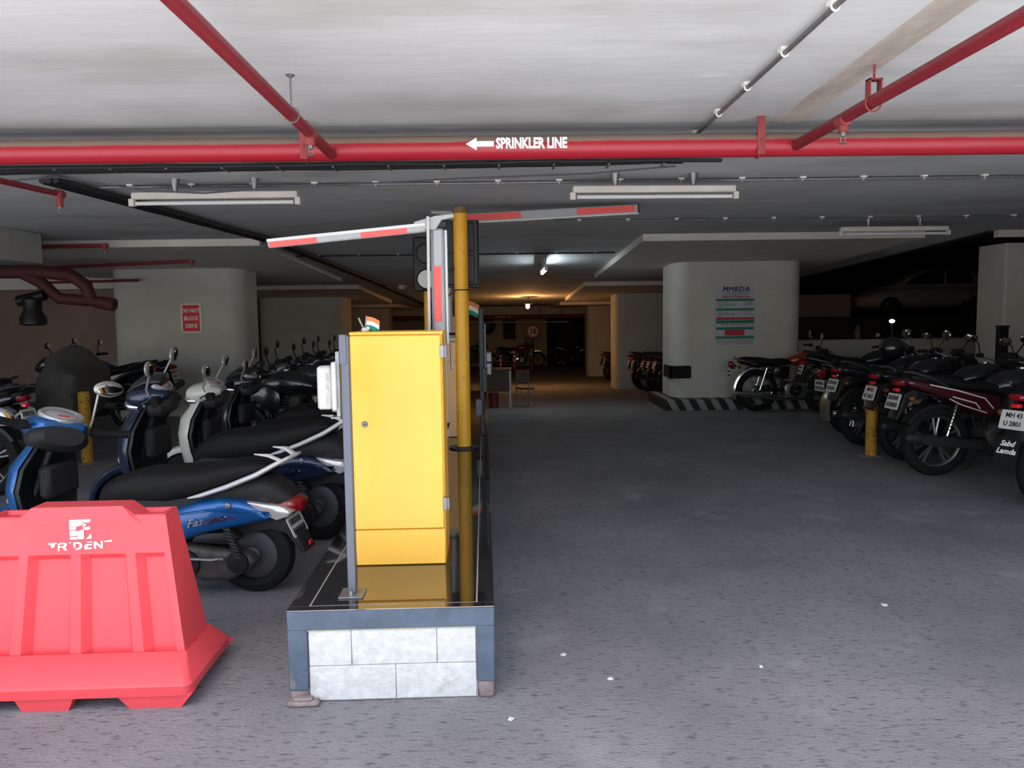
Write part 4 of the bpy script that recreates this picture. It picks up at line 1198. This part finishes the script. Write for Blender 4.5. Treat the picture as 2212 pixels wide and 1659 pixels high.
    # engine, shock, exhaust, hugger, stand
    part('engine', MB().pillow([(.42, .25), (.36, .30), (.18, .27), (.06, .26), (-.03, .245), (-.055, .20), (-.02, .15), (.08, .10), (.22, .09), (.36, .13), (.43, .19)], .045, .145, .03, 3).pillow([(.46, .12), (.46, .30), (.22, .30), (.20, .12)], -.12, .05, .03, 2), engine_m, t)
    part('air_filter', MB().pillow([(.28, .30), (.25, .355), (.05, .365), (.02, .33), (.06, .29)], .06, .14, .02, 2), black_plastic, t)
    part('crank_cover', MB().lathe([(.075, .14), (.07, .158), (.03, .162)], 22, 'y', c=(.30, 0, .19)), black_plastic, t)
    part('gear_cover', MB().lathe([(.06, .14), (.055, .155), (.02, .158)], 20, 'y', c=(.03, 0, .20)), black_plastic, t)
    part('kick_lever', MB().tube([(.30, .165, .19), (.27, .172, .225), (.15, .172, .222), (.11, .18, .232)], .008, 6).cbox((.085, .165, .222), (.125, .185, .236), .003), steel, t)
    shk = MB().tube([(.085, .135, .40), (.015, .135, .21)], .012, 8)
    part('shock', shk, dark_steel, t)
    pts = []
    for k in range(100):
        u = k / 99; a = u * 2 * PI * 9
        pts.append((.08 - .062 * u + .024 * math.cos(a), .135 + .026 * math.sin(a), .385 - .165 * u + .008 * math.cos(a)))
    part('shock_spring', MB().tube(pts, .0042, 5), dark_steel, t)
    part('exhaust', MB().tube([(.42, -.11, .16), (.25, -.135, .15), (.18, -.14, .17), (-.14, -.145, .25), (-.16, -.145, .255)], [.018, .02, .045, .052, .03], 14), black_plastic, t)
    part('rear_hugger', fender(MB().pillow([(.12, .38), (-.06, .43), (-.18, .43), (-.22, .40), (-.30, .245), (-.275, .235), (-.20, .34), (-.12, .36), (.08, .33)], -.075, .075, .01, 2), 0, R, .262, .07, .9, 2.35), tough_plastic, t)
    Xp = T((-.232, 0, .375)) @ Matrix.Rotation(-PI / 2, 4, 'Z') @ Matrix.Rotation(math.radians(-24), 4, 'X')
    plate(t, Xp, None, .19, .115)
    part('rear_reflector', MB().cbox((-.305, -.02, .265), (-.295, .02, .29), .003), bright_red, t)
    st = MB().tube([(.36, .10, .13), (.34, .15, .04), (.33, .19, .012)], .011, 7).cbox((.30, .17, 0), (.36, .21, .012), .004)
    part('side_stand', st, dark_steel, t)
    if windscreen:
        part('visor', MB().loft([(1.0, .95, 1.02, .11, 2.4), (1.10, .94, 1.03, .12, 2.4), (1.18, .92, .98, .10, 2.4), (1.22, .90, .94, .07, 2.2)], 18, S), black_paint, t)
    return t

def motorbike(label, loc, heading, tank_m, style='commuter', steer=0, group='parked motorcycles', fender_m=None, plate_lines=None, seat_cover=False, stripe=None, tail_word=None, side_m=None, mirrors=True):
    t = thing('motorcycle', label, 'motorcycle', loc, heading, group)
    cl = style == 'classic'
    R = .325 if cl else .305
    fender_m = fender_m or (chrome if cl else black_plastic)
    side_m = side_m or (black_paint if cl else tank_m)
    WB = 1.36 if cl else 1.29
    wheel(t, 'rear', 0, R, .105 if cl else .11, R - .085 if cl else R - .08, 'rear_tyre', 'wire' if cl else 'cast')
    part('frame', MB().tube([(.42, .07, .28), (.86, .06, .26), (1.0, 0, .72), (.9, 0, .84)], .018, 8).tube([(.42, -.07, .28), (.86, -.06, .26), (1.0, 0, .72)], .018, 8)
         .tube([(.95, 0, .80), (.5, .06, .74), (.0, .10, .70), (-.22, .10, .74)], .016, 8).tube([(.95, 0, .80), (.5, -.06, .74), (.0, -.10, .70), (-.22, -.10, .74)], .016, 8)
         .tube([(.42, .07, .28), (.36, .07, .70)], .016, 8).tube([(.42, -.07, .28), (.36, -.07, .70)], .016, 8), black_paint, t)
    part('swingarm', MB().tube([(.44, .085, .33), (0, .085, R)], .020, 8).tube([(.44, -.085, .33), (0, -.085, R)], .020, 8), black_paint, t)
    for s_ in (1, -1):
        sk = part('shock', MB().tube([(.12, s_ * .125, .68), (.015, s_ * .12, R + .01)], .013, 8), chrome, t)
        pts = [(.11 - .085 * k / 70 + .022 * math.cos(k * .75), s_ * .122 + .024 * math.sin(k * .75), .655 - .25 * k / 70) for k in range(71)]
        part('shock_spring', MB().tube(pts, .0045, 5), chrome if cl else dark_steel, sk)
    # engine
    en = MB().pillow([(.40, .24), (.38, .40), (.46, .46), (.80, .44), (.84, .32), (.78, .20), (.48, .19)], -.13, .13, .04, 3)
    en.lathe([(.085, -.15), (.09, -.13), (.09, .13), (.085, .15)], 20, 'y', c=(.68, 0, .31))
    part('engine', en, engine_m if not cl else alloy, t)
    cyl_ = MB()
    for k in range(8):
        z = .45 + .026 * k
        cyl_.cbox((.58 + .012 * k, -.09, z), (.76 + .012 * k, .09, z + .012), .004)
    cyl_.cbox((.63, -.065, .44), (.75, .065, .68), .02)
    part('cylinder_fins', cyl_, engine_m, t)
    part('clutch_cover', MB().lathe([(.10, -.14), (.09, -.165), (.03, -.172)], 24, 'y', c=(.56, 0, .33)), chrome if cl else black_plastic, t)
    part('magneto_cover', MB().lathe([(.10, .14), (.09, .16), (.03, .168)], 24, 'y', c=(.66, 0, .32)), chrome if cl else black_plastic, t)
    part('exhaust_pipe', MB().tube([(.77, -.06, .60), (.90, -.08, .54), (.90, -.11, .32), (.80, -.13, .20), (.45, -.14, .20)], .021, 10), chrome, t)
    mz = .23 if cl else .30
    part('muffler', MB().tube([(.46, -.14, .20), (.34, -.15, mz - .01), (-.22, -.165, mz + .05), (-.34, -.165, mz + .065), (-.36, -.165, mz + .067)], [.022, .042, .048, .040, .02], 16), chrome if cl else dark_steel, t)
    if not cl:
        part('heat_shield', MB().pillow([(.30, .25), (.28, .32), (-.20, .385), (-.28, .36), (-.22, .31)], -.222, -.205, .006, 1), tough_plastic, t)
    part('foot_peg', MB().tube([(.52, -.22, .27), (.52, .22, .27)], .013, 8), black_rubber, t)
    part('foot_peg', MB().tube([(.10, -.20, .36), (.10, .20, .36)], .012, 8), black_rubber, t)
    part('chain_cover', MB().pillow([(.45, .36), (.40, .41), (.02, .39), (-.07, .35), (-.02, .32), (.38, .33)], .075, .10, .01, 1), chrome if cl else black_plastic, t)
    # tank, side panels and seat
    if cl:
        part('tank', MB().loft([(.44, .74, .80, .06, 2.2), (.50, .715, .85, .105, 2.3), (.62, .70, .905, .135, 2.3), (.76, .70, .93, .145, 2.3), (.88, .715, .925, .135, 2.2), (.97, .75, .89, .10, 2.1), (1.0, .78, .86, .05, 2)], 24), tank_m, t)
        part('tank_cap', MB().lathe([(.035, .925), (.035, .94), (.015, .945)], 16, c=(.74, 0, 0)), chrome, t)
        part('seat', MB().loft([(.50, .72, .80, .10, 2.8), (.40, .71, .82, .125, 3), (.20, .72, .815, .135, 3), (.05, .73, .84, .13, 3), (-.18, .74, .85, .125, 3), (-.28, .75, .835, .10, 2.6)], 20), seat_m, t)
        for s_ in (1, -1):
            part('side_box', MB().pillow([(.20, .52), (.24, .70), (.48, .70), (.46, .50)], s_ * .10 - .035, s_ * .10 + .035, .025, 2), side_m, t)
        part('rear_fender', fender(MB(), 0, R, .385, .085, 1.0, 3.5), fender_m, t)
        part('grab_rail', MB().tube([(-.05, .13, .75), (-.28, .12, .80), (-.36, .06, .84), (-.36, -.06, .84), (-.28, -.12, .80), (-.05, -.13, .75)], .011, 8), chrome, t)
        tl = part('tail_light', MB().lathe([(.03, -.02), (.05, .0), (.045, .05), (.02, .06)], 16, 'x', X=Matrix.Diagonal((-1, 1, 1, 1)), c=(.385, 0, .735)), red_lens, t)
        part('lamp_bracket', MB().cbox((-.42, -.03, .66), (-.34, .03, .74), .01), chrome, tl)
        plate(t, T((-.43, 0, .60)) @ Matrix.Rotation(-PI / 2, 4, 'Z'), plate_lines, .20, .13)
    else:
        part('tank', MB().loft([(.44, .72, .79, .07, 2.3), (.52, .70, .86, .125, 2.4), (.64, .68, .915, .155, 2.4), (.78, .68, .935, .165, 2.4), (.90, .69, .915, .15, 2.3), (1.0, .72, .87, .105, 2.1), (1.04, .76, .83, .05, 2)], 24), tank_m, t)
        part('tank_cap', MB().lathe([(.04, .93), (.038, .942), (.015, .946)], 16, c=(.77, 0, 0)), chrome, t)
        for s_ in (1, -1):
            b = MB().pillow([(.90, .52), (1.06, .66), (1.08, .74), (.92, .80), (.80, .72), (.78, .58)], .135, .175, .02, 2)
            b.v = [(x, y * s_, z) for x, y, z in b.v]
            part('tank_shroud', b, tank_m, t)
            b = MB().pillow([(.48, .56), (.50, .70), (.20, .76), (-.25, .855), (-.34, .84), (-.28, .79), (.0, .70), (.15, .62), (.36, .52)], .075, .150, .03, 3)
            b.v = [(x, s_ * y * (1 - .35 * max(0, -x / .34)), z) for x, y, z in b.v]
            sp = part('side_panel', b, side_m, t)
            if stripe:
                part('stripe', MB().tube([(.42, s_ * .151, .60), (.34, s_ * .153, .69), (.10, s_ * .150, .76), (-.14, s_ * .128, .815)], .006, 6, flat=1), stripe, sp)
                part('stripe', MB().tube([(.30, s_ * .152, .60), (.26, s_ * .153, .65), (.05, s_ * .150, .71)], .006, 6), stripe, sp)
                part('stripe', MB().tube([(.36, s_ * .150, .565), (.14, s_ * .148, .635), (.03, s_ * .14, .69)], .005, 6), stripe, sp)
        part('seat', MB().loft([(.52, .73, .80, .10, 2.8), (.42, .735, .825, .13, 3), (.25, .75, .835, .145, 3), (.10, .765, .865, .14, 3), (-.08, .80, .905, .13, 3), (-.22, .83, .915, .11, 2.8), (-.27, .84, .90, .08, 2.5)], 20), seat_m, t)
        part('tail_cowl', MB().loft([(.05, .70, .79, .11, 2.6), (-.15, .755, .845, .105, 2.6), (-.30, .79, .87, .085, 2.6), (-.36, .81, .865, .06, 2.4)], 18), side_m, t)
        part('tail_light', MB().loft([(-.33, .795, .85, .07, 2.6), (-.375, .80, .85, .06, 2.6), (-.39, .81, .84, .04, 2.4)], 14), red_lens, t)
        gb = MB()
        part('grab_rail', mir(gb, lambda b, s_: b.tube([(.02, s_ * .14, .79), (-.12, s_ * .15, .865), (-.28, s_ * .12, .92), (-.34, s_ * .07, .925)], [.010, .014, .014, .010], 8)), dark_steel, t)
        part('rear_fender', MB().pillow([(-.10, .74), (-.26, .77), (-.33, .73), (-.40, .52), (-.385, .50), (-.28, .66), (-.12, .70)], -.075, .075, .012, 2), fender_m, t)
        part('hugger', fender(MB(), 0, R, R + .035, .07, 1.0, 2.6), black_plastic, t)
        plate(t, T((-.392, 0, .665)) @ Matrix.Rotation(-PI / 2, 4, 'Z') @ Matrix.Rotation(math.radians(-17), 4, 'X'), plate_lines, .20, .14)
        part('rear_reflector', MB().cbox((-.385, -.03, .750), (-.345, .03, .778), .004), bright_red, t)
        if tail_word:
            Xw = T((-.455, 0, .44)) @ Matrix.Rotation(-PI / 2, 4, 'Z') @ Matrix.Rotation(math.radians(-14), 4, 'X')
            mf = part('mud_flap', MB().pillow(rrect(.17, .22, .02), -.003, .003, .001, 1, Xw), black_rubber, t)
            for k, s_ in enumerate(tail_word):
                text(s_, .055, stencil_m, mf, Xw @ fx(0, -.004, .06 - .055 * k), shear=.3, bold=.0015)
    for s_ in (1, -1):
        part('turn_signal', MB().tube([(-.30, s_ * .05, .70), (-.30, s_ * .13, .70)], .008, 6).ell((-.31, s_ * .155, .70), (.032, .028, .024), 12, 7), amber_lens, t)
    # steering group
    hx, hz = (1.02, .82)
    S = T((hx, 0, hz)) @ Matrix.Rotation(steer, 4, Vector((-.45, 0, .89)).normalized()) @ T((-hx, 0, -hz))
    Rf = R if cl else .30
    wheel(t, 'front', WB, Rf, .09, Rf - .07, 'front_tyre', 'wire' if cl else 'cast', S)
    part('front_fender', fender(MB(), WB, Rf, Rf + .04, .06, .15, 2.7, S), fender_m, t)
    for s_ in (1, -1):
        fk = MB(); fl_ = MB()
        fk.tube([(WB - .20, s_ * .085, .66), (hx - .02, s_ * .085, .93)], .019, 10, X=S)
        fl_.tube([(WB, s_ * .085, Rf), (WB - .21, s_ * .085, .68)], .026, 10, X=S)
        part('fork_tube', fk, chrome, t)
        part('fork_slider', fl_, alloy if cl else dark_steel, t)
    part('fork_yoke', MB().cbox((hx - .06, -.12, .80), (hx + .07, .12, .83), .012, S), black_plastic, t)
    part('fork_yoke', MB().cbox((hx - .08, -.12, .90), (hx + .03, .12, .93), .012, S), black_plastic, t)
    part('handlebar', MB().tube([(hx - .20, .36, .99), (hx - .16, .25, 1.0), (hx - .03, .12, .945), (hx - .02, 0, .935), (hx - .03, -.12, .945), (hx - .16, -.25, 1.0), (hx - .20, -.36, .99)], .012, 8, X=S), chrome, t)
    for s_ in (1, -1):
        gp = MB(); lv = MB()
        gp.tube([(hx - .165, s_ * .26, 1.0), (hx - .20, s_ * .375, .99)], .018, 10, X=S).cbox((hx - .17, s_ * .22 - .025, .975), (hx - .11, s_ * .22 + .025, 1.02), .01, S)
        lv.tube([(hx - .10, s_ * .22, 1.0), (hx - .07, s_ * .28, .99), (hx - .12, s_ * .37, .985)], .006, 6, X=S)
        part('grip', gp, black_rubber, t)
        part('lever', lv, alloy, t)
    if cl:
        hl = part('headlight', MB().lathe([(.03, -.10), (.075, -.06), (.092, .0), (.095, .03)], 24, 'x', X=S, c=(hx + .10, 0, .83)), chrome, t)
        part('headlight_glass', MB().lathe([(.09, .03), (.07, .048), (.02, .055)], 24, 'x', X=S, c=(hx + .10, 0, .83)), clear_lens, hl)
        part('instruments', MB().lathe([(.05, .90), (.058, .93), (.055, .955), (.02, .957)], 20, X=S, c=(hx + .02, 0, 0)), black_plastic, t)
    else:
        hl = part('headlight_cowl', MB().loft([(hx + .0, .80, 1.0, .11, 2.4), (hx + .08, .77, 1.0, .125, 2.4), (hx + .16, .77, .95, .11, 2.3), (hx + .21, .79, .89, .08, 2.1)], 20, S), tank_m, t)
        part('headlight_glass', MB().loft([(hx + .15, .775, .89, .095, 2.3), (hx + .205, .785, .875, .075, 2.2), (hx + .225, .81, .85, .04, 2)], 18, S), clear_lens, hl)
        part('instruments', MB().cbox((hx - .03, -.09, .96), (hx + .04, .09, 1.03), .02, S @ T((0, 0, 0))), black_plastic, t)
    if mirrors:
        for s_ in (1, -1):
            m_ = part('mirror', MB().tube([(hx - .13, s_ * .235, 1.01), (hx - .10, s_ * .30, 1.12), (hx - .12, s_ * .33, 1.14)], .0065, 7, X=S).ell((0, 0, 0), (.015, .062 if cl else .075, .062 if cl else .042), 16, 8, S @ T((hx - .12, s_ * .355, 1.165))), chrome if cl else black_plastic, t)
            part('mirror_glass', MB().ell((0, 0, 0), (.004, .055 if cl else .066, .055 if cl else .035), 16, 6, S @ T((hx - .134, s_ * .355, 1.165))), mirror_m, m_)
    part('side_stand', MB().tube([(.50, .11, .24), (.44, .18, .03), (.42, .21, .006)], .012, 7), dark_steel, t)
    return t

# left row, noses to the left ------------------------------------------------
def rad(a): return math.radians(a)
scooter('bright blue scooter with long black seat behind the red barrier', (-1.325, 4.13, 0), rad(180 - 7), blue_paint, steer=rad(-36), mirror_shift=((.0, -.18), (-.09, .05)), scale=(1.03, 1, .98))
scooter('dark navy scooter with white grab rail, second from the front on the left', (-1.20, 5.09, 0), rad(180 - 4), navy_paint, steer=rad(14), word='Fascino', windscreen=True, scale=(1, 1, 1.08))
scooter('ivory white scooter with a mirror stalk against the left column', (-1.19, 6.05, 0), rad(180 - 3), ivory_paint, steer=rad(10), shield_m=black_plastic, tail_emblem=False, windscreen=False)
scooter('black scooter with chrome headlight just right of the ivory scooter', (-1.24, 7.0, 0), rad(180 - 5), black_paint, steer=rad(16), tail_emblem=False, rail_m=black_plastic, windscreen=True)
mA = motorbike('black motorcycle in shade, first behind the black scooter on the left', (-1.38, 7.9, 0), rad(180), black_paint, steer=rad(8))
def dup(src, label, loc, heading, swap=None):
    c = copy_tree(src)
    c.location = loc; c.rotation_euler = (0, 0, heading); c['label'] = label
    if swap:
        for ch in c.children:
            if ch.name.split('.')[0] in ('tank', 'tank_shroud', 'headlight_cowl', 'front_apron', 'headset', 'side_panel', 'tail_cowl', 'front_fender'):
                ch.material_slots[0].link = 'OBJECT'
                ch.material_slots[0].material = swap
    return c
dup(mA, 'dark grey motorcycle in deep shade left of the yellow cabinet, second of the far group', (-1.36, 8.85, 0), rad(178), grey_paint)
dup(mA, 'dark motorcycle with upright mirrors against the dim white column', (-1.38, 9.8, 0), rad(181), navy_paint)
dup(mA, 'rearmost dark motorcycle visible left of the yellow cabinet', (-1.40, 10.8, gz(10.8)), rad(179), black_paint)
# left bay further in, tails to the right
dup(mA, 'black motorcycle with glowing red tail reflector in front of the left column', (-4.85, 10.35, 0), rad(176))
dup(mA, 'dark motorcycle at far left whose mirror catches a white glint', (-5.0, 7.6, 0), rad(176), grey_paint)
dup(mA, 'dark motorcycle hidden in shade between the glint and the grey covered one', (-5.1, 11.5, gz(11.5)), rad(175), navy_paint)
dup(mA, 'dark motorcycle at the left edge behind the blue handlebar', (-4.3, 6.55, 0), rad(178), black_paint)
cv = thing('covered_motorcycle', 'motorcycle under a rumpled grey cloth cover in front of the left column', 'motorcycle', (-4.62, 8.35, 0), rad(112))
rg = random.Random(5)
secs = []
for x, z0, z1, hw in ((-.30, .42, .70, .12), (-.15, .36, .90, .22), (.1, .33, .93, .27), (.35, .32, .95, .29), (.6, .30, 1.02, .32), (.85, .28, 1.14, .36), (1.05, .30, 1.16, .35), (1.2, .36, 1.05, .27), (1.36, .45, .85, .16)):
    secs.append((x, z0, z1, hw, 2.3))
b = MB().loft(secs, 40)
b.v = [(x + .012 * math.sin(z * 17 + y * 9), y * (1 + .10 * math.sin(x * 23 + z * 11)) + .012 * math.sin(z * 26), z + .016 * math.sin(x * 19 + y * 13)) for x, y, z in b.v]
part('cloth_cover', b, cloth_m, cv)
for x in (0, 1.25):
    part('tyre', MB().lathe([(.22, -.05), (.29, -.05), (.305, -.02), (.305, .02), (.29, .05), (.22, .05)], 28, 'y', c=(x, 0, .305), hollow=True), black_rubber, cv)
# right row, noses to the right ------------------------------------------------
def yb(x, y, h, label, m=None, rz=0):
    t = thing('bollard', label, 'bollard', (x, y, 0))
    part('tube', MB().tube([(0, 0, 0), (0, 0, h)], .056, 20), bollard_y, t)
    part('cap', MB().lathe([(.0565, h - .002), (.054, h + .010), (.03, h + .018)], 20), bollard_y, t)
    part('footing', MB().lathe([(.12, 0), (.11, .008), (.06, .012)], 20), raw_m, t)
    return t
yb(3.70, 7.75, .70, 'chipped yellow steel bollard in front of the right motorcycles')
yb(-4.25, 8.04, .72, 'yellow steel bollard in the dark behind the blue scooter')
enf = motorbike('black motorcycle with orange fuel tank parked before the tariff column', (3.98, 12.15, gz(12.15)), rad(-2), orange_paint, 'classic', steer=rad(-6), plate_lines=None)
motorbike('motorcycle with pale aged mudguard, left of the yellow bollard', (4.10, 9.05, 0), rad(8), black_paint, 'classic', fender_m=beige_chrome, plate_lines=None)
motorbike('black motorcycle with angled plate whose wheel stands behind the bollard', (3.92, 8.34, 0), rad(5), black_paint, steer=rad(0), stripe=None, plate_lines=None, fender_m=tough_plastic)
m4 = motorbike('black motorcycle with silver flash on its side, right of the bollard', (3.93, 7.50, 0), rad(4), black_paint, steer=rad(2), stripe=silver_plastic, plate_lines=('MH03', 'BZ 6823'))
gl_ = thing('cloth_gloves', 'pale work gloves tucked into the tail beside the white plate', 'gloves', (3.83, 7.20, .69))
part('glove', MB().ell((0, 0, .06), (.05, .045, .05), 12, 7).tube([(.0, 0, .02), (.01, 0, -.02)], [.03, .035], 8), cloth_m if False else mat('pale_cotton', (.42, .40, .34), .9, var=(30, .2)), gl_)
part('glove', MB().ell((.02, 0, -.06), (.055, .045, .05), 12, 7).tube([(-.03, 0, -.09), (-.06, 0, -.12)], [.03, .02], 8), MATS['pale_cotton'], gl_)
part('band', MB().torus(.04, .008, 14, 5, 'z', (.01, 0, -.0)), black_rubber, gl_)
motorbike('maroon and black motorcycle with white angular stripes near the right edge', (3.80, 6.78, 0), rad(3), black_paint, steer=rad(5), stripe=sign_white, side_m=maroon_paint, plate_lines=None)
motorbike('black motorcycle at the right edge with white lettering on its mud flap', (4.0, 5.62, 0), rad(20), black_paint, steer=rad(0), side_m=black_paint, plate_lines=('MH 43', 'U 2801'), tail_word=('Sabd', 'Lamda'))
# right row past the column
rows = [(15.7, 'nearest of the dark row past the right column, cut by its edge', grey_paint), (16.55, 'second in the dark row past the right column', black_paint), (17.4, 'third in the dark row past the right column', navy_paint),
        (18.25, 'fourth in the dark row past the right column', black_paint), (19.08, 'fifth in the dark row past the right column', grey_paint), (22.2, 'sixth in the dark row, by the orange lit column', black_paint),
        (23.2, 'seventh in the dark row, by the orange lit column', maroon_paint), (24.4, 'last of the dark row before the orange lit column', black_paint)]
for i, (y, s_, m_) in enumerate(rows):
    dup(m4, 'small dark motorcycle, ' + s_, (3.45 + .04 * (i % 3), y, gz(y)), rad(4), m_)
# far row along the end wall
dup(mA, 'dark motorcycle by the far wall left of the striped posts', (-1.75, 32.0, gz(32)), rad(4), grey_paint)
dup(enf, 'motorcycle with copper orange tank by the far wall under the notice board', (.15, 31.9, gz(32)), rad(4))
dup(mA, 'dark motorcycle with a red tail dot in front of the dark passage', (2.45, 31.9, gz(32)), rad(2), black_paint)

# right background: car on the raised deck, added mirror glint, black post ----------------
cr_ = thing('parked_car', 'pale hatchback standing on the raised deck at the far right, almost in the dark', 'car', (13.1, 24.6, 1.28), rad(180))
def car_sec(x, z0, z1, hw): return (x, z0, z1, hw, 3.4)
part('body', MB().loft([car_sec(-1.95, .28, .70, .70), car_sec(-1.8, .22, .86, .80), car_sec(-1.0, .20, .92, .84), car_sec(.4, .20, .92, .84), car_sec(1.2, .20, .86, .82), car_sec(1.75, .24, .72, .76), car_sec(1.9, .32, .60, .66)], 22), car_white, cr_)
part('cabin', MB().loft([car_sec(-1.75, .80, .98, .66), car_sec(-1.45, .80, 1.36, .66), car_sec(-.8, .80, 1.46, .68), car_sec(.1, .80, 1.44, .68), car_sec(.65, .80, 1.22, .68), car_sec(1.15, .80, .90, .70)], 22), car_white, cr_)
for s_ in (1, -1):
    part('side_window', MB().pillow([(-1.35, .98), (-1.2, 1.28), (-.85, 1.36), (-.50, 1.37), (-.50, .96)], s_ * .67 - .03, s_ * .67 + .045, .02, 1).pillow([(-.42, .96), (-.42, 1.37), (.0, 1.36), (.42, 1.22), (.78, .97)], s_ * .67 - .03, s_ * .67 + .045, .02, 1), car_glass, cr_)
    for x in (-1.2, 1.25):
        w_ = part('tyre', MB().lathe([(.19, -.08), (.29, -.09), (.30, 0), (.29, .09), (.19, .08)], 26, 'y', c=(x, s_ * .74, .30)), black_rubber, cr_)
        part('wheel_cover', MB().lathe([(.20, s_ * .085), (.12, s_ * .105), (.02, s_ * .11)], 20, 'y', c=(x, s_ * .74, .30)), alloy, w_)
part('headlight', MB().ell((1.72, .55, .60), (.14, .14, .07), 12, 6).ell((1.72, -.55, .60), (.14, .14, .07), 12, 6), clear_lens, cr_)
part('tail_light', MB().cbox((-1.93, .5, .62), (-1.82, .78, .90), .03).cbox((-1.93, -.78, .62), (-1.82, -.5, .90), .03), red_lens, cr_)
gl2 = thing('mirror_glint', 'tiny glowing spot standing for a mirror glint above the low white wall', 'lamp', (5.60, 11.2, 1.30))
part('lens', MB().ell((0, 0, 0), (.042, .02, .026), 14, 7), glint_on, gl2)  # glowing spot added in place of light glinting off a bike mirror
part('stem', MB().tube([(0, .02, 0), (.02, .02, -.22), (.02, .0, -.44)], .007, 6), dark_steel, gl2)
bp_ = thing('black_post', 'black square post standing in front of the column at the right edge', 'post', (6.62, 10.3, 0))
part('body', MB().cbox((-.055, -.055, 0), (.055, .055, 1.22), .008), black_plastic, bp_)
part('cap', MB().cbox((-.062, -.062, 1.21), (.062, .062, 1.235), .006), black_plastic, bp_)
part('base', MB().cbox((-.10, -.10, 0), (.10, .10, .02), .005), dark_steel, bp_)
motorbike('dark motorcycle standing along the low white wall behind the black post', (4.72, 11.25, gz(11.25)), rad(-4), black_paint, steer=rad(12))
hp = thing('helmet', 'black helmet resting on a motorcycle seat right of the bollard', 'helmet', (4.16, 8.30, 1.03))
part('shell', MB().ell((0, 0, .02), (.135, .115, .12), 20, 10), black_paint, hp)
part('visor', MB().ell((.045, 0, .02), (.10, .105, .055), 16, 7), car_glass, hp)
bt = thing('small_bottle', 'small bottle with a blue cap standing on the low white wall', 'bottle', (6.62, 14.5, .93))
part('body', MB().lathe([(.045, 0), (.05, .01), (.05, .17), (.02, .21)], 14), mat('bottle_brown', (.22, .12, .10), .3), bt)
part('cap', MB().lathe([(.024, .21), (.024, .25), (.018, .255)], 12), mat('cap_blue', (.02, .22, .36), .4), bt)

# litter on the floor -------------------------------------------------------------
rg = random.Random(11)
spots = [(1.88, 3.75, .028, 'white flat scrap of litter on the floor farthest to the right'), (.25, 3.25, .02, 'white scrap of litter on the floor closest to the island corner'),
         (.42, 3.02, .018, 'pale torn scrap on the floor, second out from the island corner'), (1.05, 3.1, .014, 'pale crumb of litter in the middle of the open floor'),
         (.02, 2.72, .018, 'white crumb of litter just in front of the island front')]
for x, y, s_, lb in spots:
    s_ *= .62
    t = MB().rings([[(x + s_ * rg.uniform(.7, 1.3) * math.cos(a), y + s_ * rg.uniform(.5, 1) * math.sin(a), z) for a in (0, 1.2, 2.3, 3.3, 4.5, 5.4)] for z in (.0, .006)])
    link('litter_scrap', t.mesh('litter_scrap'), litter_m, None, lb, 'litter', 'litter scraps on the floor')
